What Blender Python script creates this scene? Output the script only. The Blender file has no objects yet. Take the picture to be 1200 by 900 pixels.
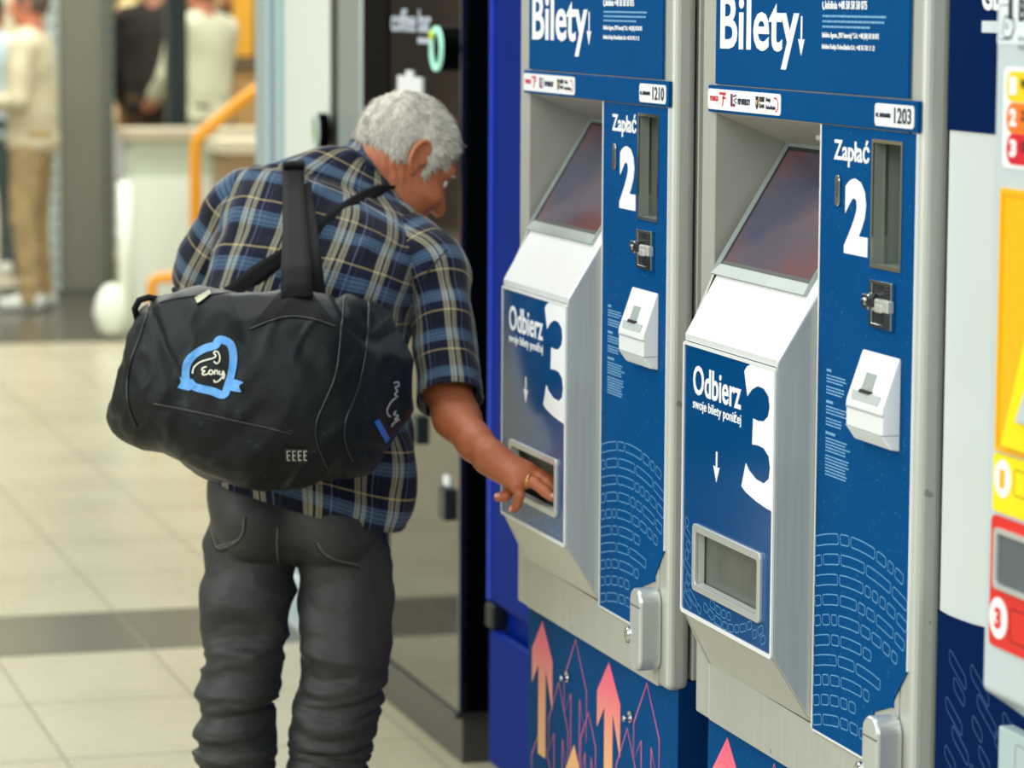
import bpy, bmesh, math, random
import numpy as np
from mathutils import Vector, Matrix
from mathutils.bvhtree import BVHTree

random.seed(4)
rng = np.random.default_rng(4)
SC = bpy.context.scene
COL = SC.collection

# ------------------------------------------------------------------ camera
FPX, YAW, PITCH, ROLL, EYE = 3880.17, .28479579, .11658831, .00529947, 1.74
_cy, _sy, _cp, _sp = math.cos(YAW), math.sin(YAW), math.cos(PITCH), math.sin(PITCH)
FW = np.array([_sy*_cp, _cy*_cp, -_sp])
_r = np.array([_cy, -_sy, 0.0]); _u = np.cross(_r, FW)
RT = _r*math.cos(ROLL) + _u*math.sin(ROLL)
UP = -_r*math.sin(ROLL) + _u*math.cos(ROLL)
EYEP = np.array([0, 0, EYE])
cam_d = bpy.data.cameras.new('camera'); cam = bpy.data.objects.new('camera', cam_d); COL.objects.link(cam)
cam_d.sensor_width = 36; cam_d.lens = FPX/1200*36; cam_d.clip_end = 200
cam.matrix_world = Matrix(((RT[0], UP[0], -FW[0], 0), (RT[1], UP[1], -FW[1], 0), (RT[2], UP[2], -FW[2], EYE), (0, 0, 0, 1)))
cam_d.dof.use_dof = True; cam_d.dof.focus_distance = 4.6; cam_d.dof.aperture_fstop = 5.4
SC.camera = cam

# ------------------------------------------------------------------ light
W = bpy.data.worlds.new('daylight'); SC.world = W; W.use_nodes = True
W.node_tree.nodes['Background'].inputs[0].default_value = (.93, 1.0, .95, 1)
W.node_tree.nodes['Background'].inputs[1].default_value = .42
def area(name, loc, target, sx, sy, power, col=(1, 1, 1)):
    l = bpy.data.lights.new(name, 'AREA'); l.shape = 'RECTANGLE'; l.size = sx; l.size_y = sy; l.energy = power; l.color = col
    o = bpy.data.objects.new(name, l); COL.objects.link(o); o.location = loc
    o.rotation_euler = (Vector(target)-Vector(loc)).to_track_quat('-Z', 'Y').to_euler()
    return o
area('roof_light', (-1.0, 6.0, 6.5), (.6, 6.0, 0), 4, 14, 520, (.97, 1, .95))
area('roof_light_far', (2.0, 17.5, 7), (2.2, 17.5, 0), 8, 8, 1080, (.98, 1, .91))
area('fill_behind_camera', (-2.2, -3.5, 5.0), (1.5, 4.5, 1.2), 5, 4, 300, (.97, 1, .97))  # unseen fill added behind the camera, brightens the faces turned towards it
area('hall_window', (-7, 4, 3.6), (1.5, 5, 1.2), 7, 3.5, 300, (.95, 1, 1))
SC.view_settings.view_transform = 'Standard'; SC.view_settings.look = 'None'
SC.view_settings.exposure = 0.14; SC.view_settings.gamma = 1; SC.view_settings.use_curve_mapping = False

def pray(x, y): return FW + RT*((x-600)/FPX) - UP*((y-450)/FPX)
def onX(x, y, X): d = pray(x, y); return EYEP + d*(X/d[0])
def onY(x, y, Y): d = pray(x, y); return EYEP + d*(Y/d[1])
def at(x, y, dep): return EYEP + pray(x, y)*dep
HR = np.array([_cy, -_sy, 0.0]); HD = np.array([_sy, _cy, 0.0]); HZ = np.array([0, 0, 1.0])  # level right / away / up

# ------------------------------------------------------------------ materials
def lin(c):
    return tuple((v/255/12.92 if v/255 <= .04045 else ((v/255+.055)/1.055)**2.4) for v in c)
class NT:
    def __init__(s, name):
        s.m = bpy.data.materials.new(name); s.m.use_nodes = True; s.t = s.m.node_tree; s.N = s.t.nodes; s.L = s.t.links
        s.b = s.N['Principled BSDF']
    def n(s, typ, **kw):
        x = s.N.new(typ)
        for k, v in kw.items(): setattr(x, k, v)
        return x
    def inp(s, node, idx, v):
        if hasattr(v, 'is_output'): s.L.new(v, node.inputs[idx])
        elif isinstance(v, tuple) and len(v) == 3 and node.inputs[idx].type == 'RGBA': node.inputs[idx].default_value = (*v, 1)
        else: node.inputs[idx].default_value = v
    def math(s, op, a, b=0.0, c=0.0):
        x = s.n('ShaderNodeMath', operation=op); s.inp(x, 0, a); s.inp(x, 1, b); s.inp(x, 2, c); return x.outputs[0]
    def mix(s, f, a, b, mode='MIX'):
        x = s.n('ShaderNodeMix', data_type='RGBA', blend_type=mode); s.inp(x, 0, f); s.inp(x, 6, a); s.inp(x, 7, b); return x.outputs[2]
    def ramp(s, f, stops, interp='LINEAR'):
        x = s.n('ShaderNodeValToRGB'); x.color_ramp.interpolation = interp; e = x.color_ramp.elements
        while len(e) > 1: e.remove(e[-1])
        e[0].position = stops[0][0]; e[0].color = (*stops[0][1], 1)
        for p, c in stops[1:]:
            q = e.new(p); q.color = (*c, 1)
        s.inp(x, 0, f); return x.outputs[0]
    def noise(s, scale, vec=None, detail=3.0, rough=.55):
        x = s.n('ShaderNodeTexNoise'); x.inputs['Scale'].default_value = scale; x.inputs['Detail'].default_value = detail
        x.inputs['Roughness'].default_value = rough
        if vec is not None: s.L.new(vec, x.inputs['Vector'])
        return x.outputs['Fac']
    def coord(s, which='Object'): return s.n('ShaderNodeTexCoord').outputs[which]
    def scaled(s, vec, sc):
        x = s.n('ShaderNodeMapping'); s.L.new(vec, x.inputs[0]); x.inputs['Scale'].default_value = sc; return x.outputs[0]
    def bump(s, h, strength=.2, dist=.002):
        x = s.n('ShaderNodeBump'); x.inputs['Strength'].default_value = strength; x.inputs['Distance'].default_value = dist
        s.L.new(h, x.inputs['Height']); s.L.new(x.outputs[0], s.b.inputs['Normal'])
    def set(s, color=None, rough=None, metal=None, **kw):
        if color is not None: s.inp(s.b, 'Base Color', color)
        if rough is not None: s.inp(s.b, 'Roughness', rough)
        if metal is not None: s.inp(s.b, 'Metallic', metal)
        for k, v in kw.items(): s.inp(s.b, k.replace('_', ' '), v)
        return s
MATS = {}
def mat(name, c, rough=.5, metal=0.0, var=.12, scale=18, bump=0.0, **kw):
    """a plain colour with gentle mottling"""
    if name in MATS: return MATS[name]
    t = NT(name); c = lin(c); co = t.coord()
    f = t.noise(scale, co)
    col = t.mix(f, tuple(v*(1-var) for v in c), tuple(min(1, v*(1+var)) for v in c))
    t.set(col, rough, metal, **kw)
    if bump: t.bump(t.noise(scale*6, co), bump)
    MATS[name] = t.m; return t.m

# brushed steel with smudges and small dark scuffs
t = NT('brushed_steel'); co = t.coord()
streak = t.noise(4, t.scaled(co, (40, 40, 1.2)), 4)
blot = t.noise(7, co, 4)
scuf = t.math('GREATER_THAN', t.noise(26, co, 2), .74)
c = t.mix(streak, lin((192, 194, 186)), lin((218, 220, 213)))
c = t.mix(t.math('MULTIPLY', blot, .25), c, lin((150, 152, 140)))
c = t.mix(t.math('MULTIPLY', scuf, .5), c, lin((95, 92, 84)))
t.set(c, t.math('MULTIPLY_ADD', blot, .16, .36), .5); STEEL = t.m
t = NT('pale_coated_metal'); co = t.coord()
c = t.mix(t.noise(6, co), lin((196, 200, 196)), lin((214, 217, 213)))
t.set(c, .32, .25); PALE = t.m
t = NT('dark_steel'); co = t.coord()
c = t.mix(t.noise(9, t.scaled(co, (20, 20, 1)), 4), lin((92, 92, 84)), lin((122, 122, 112)))
t.set(c, .42, .6); DSTEEL = t.m
CHROME = mat('chrome', (205, 208, 208), .12, 1.0, .05)
BLUE = None
t = NT('blue_sticker_film'); co = t.coord()
sp = t.math('GREATER_THAN', t.noise(220, co, 0), .80)
c = t.mix(t.noise(3.5, co), lin((0, 66, 120)), lin((0, 76, 134)))
c = t.mix(t.math('MULTIPLY', sp, .35), c, lin((80, 130, 170)))
t.set(c, .55); t.b.inputs['Specular IOR Level'].default_value = .03; BLUE = t.m
t = NT('glossy_blue_film'); co = t.coord(); c = t.mix(t.noise(3.5, co), lin((0, 66, 120)), lin((0, 76, 134)))
t.set(c, .16); t.b.inputs['Specular IOR Level'].default_value = .5; GBLUE = t.m
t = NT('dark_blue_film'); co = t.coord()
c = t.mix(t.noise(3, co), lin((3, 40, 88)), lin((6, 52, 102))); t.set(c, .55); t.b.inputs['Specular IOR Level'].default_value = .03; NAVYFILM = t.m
t = NT('slate_blue_film'); co = t.coord()
c = t.mix(t.noise(3, co), lin((38, 68, 112)), lin((50, 78, 120))); t.set(c, .3); SLATEFILM = t.m
t = NT('pale_line_print'); t.set(lin((96, 160, 208)), .4); LINEPRINT = t.m
WHITEP = mat('white_print', (246, 248, 250), .4, 0, .02)
PLABEL = mat('white_label', (240, 242, 244), .35, 0, .02)
DARKP = mat('dark_print', (28, 32, 62), .5, 0, .1)
REDP = mat('red_print', (206, 40, 56), .45, 0, .08)
GLASSD = None
t = NT('touch_screen'); co = t.coord()
band = t.noise(3, t.scaled(co, (1, 1, 3)), 4)
c = t.ramp(band, [(.25, lin((30, 34, 52))), (.42, lin((48, 48, 76))), (.55, lin((74, 54, 70))), (.7, lin((98, 50, 48)))])  # violet to red bands put the glass reflection into the screen colour
t.set(c, .14); t.inp(t.b, 'Emission Color', c); t.b.inputs['Emission Strength'].default_value = .10; SCREEN = t.m
BLACKR = mat('black_rubber', (22, 24, 26), .45, 0, .2)
CAV = mat('cavity_grey', (70, 74, 70), .6, 0, .25)
NICHE = mat('niche_grey', (126, 134, 126), .5, .1, .12)
RECESS = mat('recess_grey', (172, 172, 164), .48, .35, .08, 5)
t = NT('smoky_flap'); co = t.coord()
c = t.mix(t.noise(9, co, 5), lin((58, 64, 58)), lin((128, 132, 122))); t.set(c, .3); t.b.inputs['Alpha'].default_value = .86; FLAP = t.m
BLACKG = mat('black_gloss', (4, 5, 7), .45, 0, .3, 5, Specular_IOR_Level=.02)
t = NT('dark_mirror_glass'); t.set(lin((26, 26, 24)), .06); t.b.inputs['IOR'].default_value = 4.0; DMIRROR = t.m
t = NT('arrow_gradient'); co = t.coord('Object')
s = t.n('ShaderNodeSeparateXYZ'); t.L.new(co, s.inputs[0])
c = t.ramp(t.n('ShaderNodeMapRange').outputs[0], [(0, (0, 0, 0))]) if False else None
mr = t.n('ShaderNodeMapRange'); t.L.new(s.outputs[2], mr.inputs[0]); mr.inputs[1].default_value = .40; mr.inputs[2].default_value = .70
c = t.ramp(mr.outputs[0], [(0, lin((250, 204, 120))), (.45, lin((250, 176, 128))), (.8, lin((252, 108, 136))), (1, lin((252, 92, 134)))])
t.set(c, .4); ARROWG = t.m
PINKL = mat('pink_line', (206, 96, 150), .4, 0, .05)

# ------------------------------------------------------------------ object helpers
def tag(o, label=None, cat=None, group=None, kind=None):
    if label: o['label'] = label
    if cat: o['category'] = cat
    if group: o['group'] = group
    if kind: o['kind'] = kind
    return o
def empty(name, loc=(0, 0, 0), rz=0.0):
    o = bpy.data.objects.new(name, None); COL.objects.link(o); o.location = tuple(float(v) for v in loc)
    o.rotation_euler = (0, 0, rz); o.empty_display_size = .1; return o
def link(name, me, m=None, parent=None, smooth=False):
    o = bpy.data.objects.new(name, me); COL.objects.link(o)
    if m is not None and not me.materials: me.materials.append(m)
    if smooth:
        for p in me.polygons: p.use_smooth = True
    if parent is not None: o.parent = parent
    return o
def obj(name, bm, m=None, parent=None, smooth=False, bevel=0.0, seg=2):
    me = bpy.data.meshes.new(name); bmesh.ops.recalc_face_normals(bm, faces=bm.faces); bm.to_mesh(me); bm.free()
    o = link(name, me, m, parent, smooth)
    if bevel:
        b = o.modifiers.new('bevel', 'BEVEL'); b.width = bevel; b.segments = seg; b.limit_method = 'ANGLE'; b.angle_limit = .6
    return o
def raw(name, V, F, m=None, parent=None, smooth=False):
    me = bpy.data.meshes.new(name); me.from_pydata([tuple(map(float, v)) for v in V], [], [tuple(map(int, f)) for f in F]); me.update()
    return link(name, me, m, parent, smooth)
def BM(): return bmesh.new()
def hexa(bm, p):
    v = [bm.verts.new(tuple(map(float, q))) for q in p]
    for f in ((0, 3, 2, 1), (4, 5, 6, 7), (0, 1, 5, 4), (1, 2, 6, 5), (2, 3, 7, 6), (3, 0, 4, 7)): bm.faces.new([v[i] for i in f])
def box(bm, x0, x1, y0, y1, z0, z1):
    hexa(bm, [(x0, y0, z0), (x1, y0, z0), (x1, y1, z0), (x0, y1, z0), (x0, y0, z1), (x1, y0, z1), (x1, y1, z1), (x0, y1, z1)])
def prism(bm, pts, y0, y1):
    """polygon in (x, z) extruded along y"""
    a = [bm.verts.new((p[0], y0, p[1])) for p in pts]; b = [bm.verts.new((p[0], y1, p[1])) for p in pts]
    n = len(pts)
    bm.faces.new(a); bm.faces.new(b[::-1])
    for i in range(n): bm.faces.new([a[i], b[i], b[(i+1) % n], a[(i+1) % n]])
def rrect(x0, x1, z0, z1, r, n=5):
    out = []
    for cx, cz, a0 in ((x1-r, z1-r, 0), (x0+r, z1-r, 90), (x0+r, z0+r, 180), (x1-r, z0+r, 270)):
        for k in range(n+1):
            a = math.radians(a0+90*k/n); out.append((cx+r*math.cos(a), cz+r*math.sin(a)))
    return out
def ring(bm, outer, inner, y0, y1):
    n = len(outer)
    A = [bm.verts.new((p[0], y0, p[1])) for p in outer]; B = [bm.verts.new((p[0], y0, p[1])) for p in inner]
    C = [bm.verts.new((p[0], y1, p[1])) for p in outer]; D = [bm.verts.new((p[0], y1, p[1])) for p in inner]
    for i in range(n):
        j = (i+1) % n
        bm.faces.new([A[i], A[j], B[j], B[i]]); bm.faces.new([C[j], C[i], D[i], D[j]])
        bm.faces.new([A[j], A[i], C[i], C[j]]); bm.faces.new([B[i], B[j], D[j], D[i]])
def circle(cx, cz, r, n=24, rz=None):
    return [(cx+r*math.cos(2*math.pi*k/n), cz+(rz or r)*math.sin(2*math.pi*k/n)) for k in range(n)]
def tube(bm, pts, r, n=10, cap=True):
    pts = [np.array(p, float) for p in pts]; rad = r if hasattr(r, '__len__') else [r]*len(pts)
    rings = []; prev = None
    for i, p in enumerate(pts):
        d = (pts[min(i+1, len(pts)-1)]-pts[max(i-1, 0)]); d = d/np.linalg.norm(d)
        if prev is None:
            a = np.array([0, 0, 1.0]) if abs(d[2]) < .9 else np.array([1.0, 0, 0]); x = np.cross(d, a)
        else: x = prev - d*(prev@d)
        x = x/np.linalg.norm(x); prev = x; y = np.cross(d, x)
        rings.append([bm.verts.new(tuple(p+rad[i]*(x*math.cos(2*math.pi*k/n)+y*math.sin(2*math.pi*k/n)))) for k in range(n)])
    for a, b in zip(rings, rings[1:]):
        for k in range(n): bm.faces.new([a[k], a[(k+1) % n], b[(k+1) % n], b[k]])
    if cap: bm.faces.new(rings[0][::-1]); bm.faces.new(rings[-1])
def outline(bm, pts, w, y, closed=True):
    """thin flat line along a polyline in (x, z), facing -y"""
    P = [np.array(p, float) for p in pts]; n = len(P); L = []; R = []
    for i in range(n):
        a = P[(i-1) % n] if closed or i > 0 else P[i]; b = P[(i+1) % n] if closed or i < n-1 else P[i]
        d = b-a; d = d/(np.linalg.norm(d)+1e-9); nn = np.array([-d[1], d[0]])*w/2
        L.append(bm.verts.new((P[i][0]+nn[0], y, P[i][1]+nn[1]))); R.append(bm.verts.new((P[i][0]-nn[0], y, P[i][1]-nn[1])))
    for i in range(n if closed else n-1):
        j = (i+1) % n; bm.faces.new([L[i], L[j], R[j], R[i]])
def text_bm(s, x0, x1, z0, z1, y, bold=.0, clip_x=None, shear=0.0, depth=.0006):
    """lettering fitted into the box (x0..x1, z0..z1), facing -y"""
    cu = bpy.data.curves.new('lettering', 'FONT'); cu.body = s; cu.size = 1; cu.offset = bold; cu.resolution_u = 3; cu.shear = shear
    tmp = bpy.data.objects.new('lettering_tmp', cu); COL.objects.link(tmp)
    bpy.context.view_layer.update()
    me = bpy.data.meshes.new_from_object(tmp.evaluated_get(bpy.context.evaluated_depsgraph_get()))
    bpy.data.objects.remove(tmp); bpy.data.curves.remove(cu)
    bm = BM(); bm.from_mesh(me); bpy.data.meshes.remove(me)
    bmesh.ops.remove_doubles(bm, verts=bm.verts, dist=1e-5)
    for f_ in bm.faces: f_.smooth = False
    xs = [v.co.x for v in bm.verts]; ys = [v.co.y for v in bm.verts]
    ax, bx, ay, by = min(xs), max(xs), min(ys), max(ys)
    for v in bm.verts:
        v.co = (x0+(v.co.x-ax)/(bx-ax)*(x1-x0), y, z0+(v.co.y-ay)/(by-ay)*(z1-z0))
    if clip_x is not None:
        g = bm.verts[:]+bm.edges[:]+bm.faces[:]
        bmesh.ops.bisect_plane(bm, geom=g, plane_co=(clip_x, 0, 0), plane_no=(1, 0, 0), clear_outer=True)
    ex = bmesh.ops.extrude_face_region(bm, geom=bm.faces[:])
    for v in ex['geom']:
        if isinstance(v, bmesh.types.BMVert): v.co.y -= depth
    return bm
def text(s, x0, x1, z0, z1, y, m, parent, bold=.02, name='lettering', **kw):
    return obj(name, text_bm(s, x0, x1, z0, z1, y, bold, **kw), m, parent)
def kids(o): return [c for c in bpy.data.objects if c.parent == o]
def copy_tree(o, parent=None):
    c = o.copy(); COL.objects.link(c); c.parent = parent
    for ch in kids(o): copy_tree(ch, c)
    return c
# ------------------------------------------------------------------ setting: floor of stone tiles
t = NT('cream_stone'); co = t.coord('Object'); wc = t.n('ShaderNodeNewGeometry').outputs['Position']
inf = t.n('ShaderNodeObjectInfo').outputs['Random']
sp = t.noise(160, wc, 2); big = t.noise(1.6, wc, 4)
c = t.mix(big, lin((164, 156, 132)), lin((184, 176, 150)))
c = t.mix(t.math('MULTIPLY', inf, .30), c, lin((194, 184, 158)))
c = t.mix(t.math('MULTIPLY', t.math('GREATER_THAN', sp, .62), .18), c, lin((120, 112, 92)))
t.set(c, t.math('MULTIPLY_ADD', big, .15, .20)); t.b.inputs['Specular IOR Level'].default_value = .35; STONE = t.m
t = NT('dark_stone'); wc = t.n('ShaderNodeNewGeometry').outputs['Position']; inf = t.n('ShaderNodeObjectInfo').outputs['Random']
c = t.mix(t.noise(2.5, wc, 5), lin((60, 58, 50)), lin((80, 76, 66)))
c = t.mix(t.math('MULTIPLY', inf, .25), c, lin((104, 98, 86))); t.set(c, .25); DSTONE = t.m
t = NT('distant_paving'); wc = t.n('ShaderNodeNewGeometry').outputs['Position']; s = t.n('ShaderNodeSeparateXYZ'); t.L.new(wc, s.inputs[0])
fx = t.math('FRACT', t.math('MULTIPLY', t.math('ADD', s.outputs[0], 20*.413-1.109), 1/.413))
near = t.math('LESS_THAN', s.outputs[1], 8.632); far = t.math('GREATER_THAN', s.outputs[1], 9.202)
fy = t.math('FRACT', t.math('MULTIPLY', t.math('ADD', s.outputs[1], t.math('MULTIPLY_ADD', far, -9.202+60*.608, t.math('MULTIPLY', near, -8.632+60*.608))), 1/.608))
jx = t.math('ADD', t.math('LESS_THAN', fx, .008), t.math('GREATER_THAN', fx, .992)); jy = t.math('ADD', t.math('LESS_THAN', fy, .0055), t.math('GREATER_THAN', fy, .9945))
stripe = t.math('SUBTRACT', 1.0, t.math('ADD', near, far))
big = t.noise(1.6, wc, 4); c = t.mix(big, lin((166, 158, 134)), lin((186, 178, 152)))
c = t.mix(stripe, c, lin((72, 69, 60))); c = t.mix(t.math('MINIMUM', t.math('ADD', jx, t.math('MULTIPLY', jy, t.math('SUBTRACT', 1.0, stripe))), 1.0), c, lin((128, 122, 102)))
t.set(c, .3); t.b.inputs['Specular IOR Level'].default_value = .35; JOINT = t.m
bm = BM(); box(bm, -14, 9, -6, 32, -.20, -.0012)
floor = tag(obj('floor', bm, JOINT), 'polished cream stone tile floor crossed by dark stone stripes', kind='structure')
PX_, PY_ = .413, .608
def tile_mesh(name, w, d, m):
    bm = BM(); g = .0022
    hexa(bm, [(g, g, -.012), (w-g, g, -.012), (w-g, d-g, -.012), (g, d-g, -.012),
              (g+.0015, g+.0015, 0), (w-g-.0015, g+.0015, 0), (w-g-.0015, d-g-.0015, 0), (g+.0015, d-g-.0015, 0)])
    me = bpy.data.meshes.new(name); bmesh.ops.recalc_face_normals(bm, faces=bm.faces); bm.to_mesh(me); bm.free(); me.materials.append(m); return me
ME_T = tile_mesh('tile', PX_, PY_, STONE); ME_S = tile_mesh('stripe_tile', PX_, .57, DSTONE)
rows = []; y = 8.632
rows.append((y, 'S')); yy = y+.57
while yy < 16.3: rows.append((yy, 'T')); yy += PY_
EDGE = yy
yy = y-PY_
while yy > 5.0: rows.append((yy, 'T')); yy -= PY_
def pxat(px, Y): d = pray(px, 500); return d[0]/d[1]*Y
for y0, k in rows:
    a_, b_ = pxat(-25, y0+.3), pxat(470 if y0 > 9 else 560, y0+.3)
    for i in range(-4, 9):
        x0 = 1.109+PX_*i
        if x0+PX_ < a_ or x0 > b_: continue
        o = link('tile', ME_T if k == 'T' else ME_S, None, floor); o.location = (x0, y0, 0)
# dark polished stone zone across the hall, and the paving beyond it (too far off to tell single tiles)
bm = BM(); box(bm, -6, 4.2, EDGE+.01, EDGE+3.3, -.01, 0.0); obj('dark_stone_band', bm, DSTONE, floor)
bm = BM(); box(bm, -6, 8, EDGE+3.31, 30, -.01, 0.0); obj('far_paving', bm, STONE, floor)

# ------------------------------------------------------------------ ticket machines
M1Y, M2Y = 6.790769184-1.36, 3.66634597*1.6-1.36
def l1(px, py, y=0.0): P = onX(px, py, 1.6+y); return M1Y-P[1], P[2]
def l2(px, py, y=0.0): P = onX(px, py, 1.6+y); return M2Y-P[1], P[2]
def mk_machine():
    R_ = empty('ticket_machine', (1.6, M1Y, 0), -math.pi/2)
    TOP = 2.12
    # body behind the door
    bm = BM(); box(bm, .004, .80, .16, .62, .716, TOP); box(bm, .004, .016, .040, .16, .716, TOP); box(bm, .788, .80, .040, .16, .716, TOP)
    box(bm, .016, .788, .04, .16, .716, .722); box(bm, .016, .788, .04, .16, TOP-.01, TOP)
    obj('cabinet', bm, STEEL, R_, bevel=.002)
    # door frame: stiles, apron, header and the ground behind the payment panel
    bm = BM()
    box(bm, .006, .066, 0, .036, .70, TOP)
    obj('door_stile', bm, STEEL, R_, bevel=.004)
    bm = BM(); box(bm, .757, .803, 0, .036, .702, TOP)
    obj('door_stile', bm, STEEL, R_, bevel=.011, seg=4)
    bm = BM(); prism(bm, [(.066, .70), (.757, .702), (.757, .775), (.066, .785)], .0, .036)
    box(bm, .066, .476, .0, .036, .785, 1.335); box(bm, .066, .757, 0, .036, 1.577, TOP)
    box(bm, .476, .655, 0, .036, .77, 1.577); box(bm, .745, .757, 0, .036, .77, 1.577); box(bm, .655, .745, 0, .036, 1.562, 1.577); box(bm, .655, .745, 0, .036, .77, 1.408)
    obj('door', bm, STEEL, R_, bevel=.001)
    # screen recess
    bm = BM()
    hexa(bm, [(.062, .0, 1.33), (.067, .0, 1.33), (.067, .15, 1.33), (.062, .15, 1.33), (.062, .0, 1.578), (.067, .0, 1.578), (.067, .15, 1.578), (.062, .15, 1.578)])
    hexa(bm, [(.067, .0, 1.5765), (.475, .0, 1.5765), (.475, .15, 1.515), (.067, .15, 1.515), (.067, .0, 1.58), (.475, .0, 1.58), (.475, .15, 1.58), (.067, .15, 1.58)])
    box(bm, .472, .4755, .0005, .15, 1.33, 1.578)
    obj('screen_recess', bm, RECESS, R_)
    bm = BM(); hexa(bm, [(.32, .05, 1.5495), (.42, .05, 1.5495), (.42, .10, 1.530), (.32, .10, 1.530), (.32, .05, 1.557), (.42, .05, 1.557), (.42, .1, 1.54), (.32, .1, 1.54)])
    obj('recess_lamp', bm, mat('frosted_strip', (196, 198, 190), .35), R_, bevel=.003)
    # collection box: tapered on its left, inclined plate on top that carries the screen
    B = -.056
    def slope(y): return 1.262+(y-B)/.61
    bm = BM()
    lt = lambda y: .105 + (y-B)/.056*(.05-.105) if y < 0 else .066
    # right wall, left wall, underside, inclined plate as solid slabs
    prof = [(0.0, .782), (B, .871), (B, 1.262), (0.0, slope(0)), (.004, slope(.004)), (.004, .782)]
    a = [bm.verts.new((.470, p[0], p[1])) for p in prof]; b = [bm.verts.new((.462, p[0], p[1])) for p in prof]
    bm.faces.new(a); bm.faces.new(b[::-1])
    for i in range(6): bm.faces.new([a[i], b[i], b[(i+1) % 6], a[(i+1) % 6]])
    a = [bm.verts.new((lt(p[0]) if p[0] <= 0 else .05, p[0], p[1])) for p in prof]; b = [bm.verts.new((lt(p[0])+.008 if p[0] <= 0 else .058, p[0], p[1])) for p in prof]
    bm.faces.new(a); bm.faces.new(b[::-1])
    for i in range(6): bm.faces.new([a[i], b[i], b[(i+1) % 6], a[(i+1) % 6]])
    hexa(bm, [(.05, 0, .782), (.47, 0, .782), (.47, B, .871), (.105, B, .871), (.05, .004, .79), (.462, .004, .79), (.462, B+.01, .88), (.115, B+.01, .88)])
    obj('collection_box', bm, STEEL, R_, bevel=.002)
    bm = BM()
    hexa(bm, [(.105, B-.001, 1.258), (.471, B-.001, 1.258), (.471, .13, slope(.13)), (.0675, .13, slope(.13)), (.105, B-.001, 1.268), (.471, B-.001, 1.268), (.471, .13, slope(.13)+.008), (.0675, .13, slope(.13)+.008)])
    pl = obj('inclined_plate', bm, mat('polished_pale_metal', (236, 238, 238), .3, .2, .03), R_, bevel=.003)
    # screen lies a little proud of the inclined plate
    nrm = np.array([-1.0, .61]); nrm /= np.linalg.norm(nrm)     # (y, z) outward normal of the plate
    def ps(u, y, h): return (u, y+nrm[0]*h, slope(y)+.008*1.0+nrm[1]*h)
    bm = BM(); o_ = [(.082, -.008), (.446, -.008), (.446, .108), (.082, .108)]; i_ = [(.094, .001), (.436, .001), (.436, .102), (.094, .102)]
    for k in range(4):
        j = (k+1) % 4
        hexa(bm, [ps(*o_[k], 0), ps(*o_[j], 0), ps(*i_[j], 0), ps(*i_[k], 0), ps(*o_[k], .005), ps(*o_[j], .005), ps(*i_[j], .003), ps(*i_[k], .003)])
    obj('screen_bezel', bm, mat('bezel_grey', (150, 160, 158), .35, .5), R_)
    bm = BM(); o2 = i_; i2 = [(.099, .0045), (.432, .0045), (.432, .099), (.099, .099)]
    for k in range(4):
        j = (k+1) % 4
        hexa(bm, [ps(*o2[k], 0), ps(*o2[j], 0), ps(*i2[j], 0), ps(*i2[k], 0), ps(*o2[k], .0025), ps(*o2[j], .0025), ps(*i2[j], .0018), ps(*i2[k], .0018)])
    obj('screen_gasket', bm, BLACKR, R_)
    bm = BM(); hexa(bm, [ps(.099, .0045, -.002), ps(.432, .0045, -.002), ps(.432, .099, -.002), ps(.099, .099, -.002), ps(.099, .0045, .0014), ps(.432, .0045, .0014), ps(.432, .099, .0014), ps(.099, .099, .0014)])
    obj('touch_screen', bm, SCREEN, R_)
    # front of the box, with the ticket window cut out of it
    y0 = B-.001; wu0, wu1, wz0, wz1 = .172, .419, .921, .995
    bm = BM()
    box(bm, .107, wu0, y0, B+.008, .873, 1.256); box(bm, wu1, .468, y0, B+.008, .873, 1.256)
    box(bm, wu0, wu1, y0, B+.008, .873, wz0); box(bm, wu0, wu1, y0, B+.008, wz1, 1.256)
    fp = obj('front_plate', bm, PALE, R_)
    bm = BM(); outer = rrect(.105, .470, .870, 1.258, .006); inner = rrect(.1095, .4645, .8755, 1.2535, .004); ring(bm, outer, inner, y0-.003, y0)
    obj('front_trim', bm, mat('white_trim', (238, 240, 240), .3, .1, .02), R_)
    film_name = 'front_film'
    bm = BM(); yf = y0-.0012
    box(bm, .1095, wu0-.008, yf, y0, .8755, 1.2535); box(bm, wu1+.008, .4645, yf, y0, .8755, 1.2535)
    box(bm, wu0-.008, wu1+.008, yf, y0, .8755, wz0-.008); box(bm, wu0-.008, wu1+.008, yf, y0, wz1+.008, 1.2535)
    film = obj(film_name, bm, GBLUE, R_)
    bm = BM(); ring(bm, rrect(.160, .430, .911, 1.006, .008), rrect(wu0, wu1, wz0, wz1, .004), y0-.006, y0)
    wf = obj('ticket_window_frame', bm, mat('satin_aluminium', (208, 212, 210), .28, .5, .03), R_, bevel=.0015)
    bm = BM()   # tray behind the window
    box(bm, wu0-.004, wu0, B+.008, .03, wz0-.03, wz1+.004); box(bm, wu1, wu1+.004, B+.008, .03, wz0-.03, wz1+.004)
    box(bm, wu0-.004, wu1+.004, B+.008, .03, wz1+.001, wz1+.005); box(bm, wu0-.004, wu1+.004, B+.008, .03, wz0-.034, wz0-.03); box(bm, wu0-.004, wu1+.004, .026, .03, wz0-.03, wz1)
    obj('ticket_tray', bm, CAV, R_)
    bm = BM(); box(bm, wu0+.002, wu1-.002, B+.010, B+.013, wz0-.004, wz1-.002)
    flap = obj('window_flap', bm, FLAP, R_)
    # printed words on the box
    yt = yf-.0001; Y_ = lambda: None
    def q(px, py): return l2(px, py, yt)
    u0, zb = q(812.5, 460.5); u1, _ = q(868.5, 475); _, zt = q(812.5, 426.5)
    w = []
    w.append(text('Odbierz', u0, u1, zb-.001, zt, yt, WHITEP, R_, .016))
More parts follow.
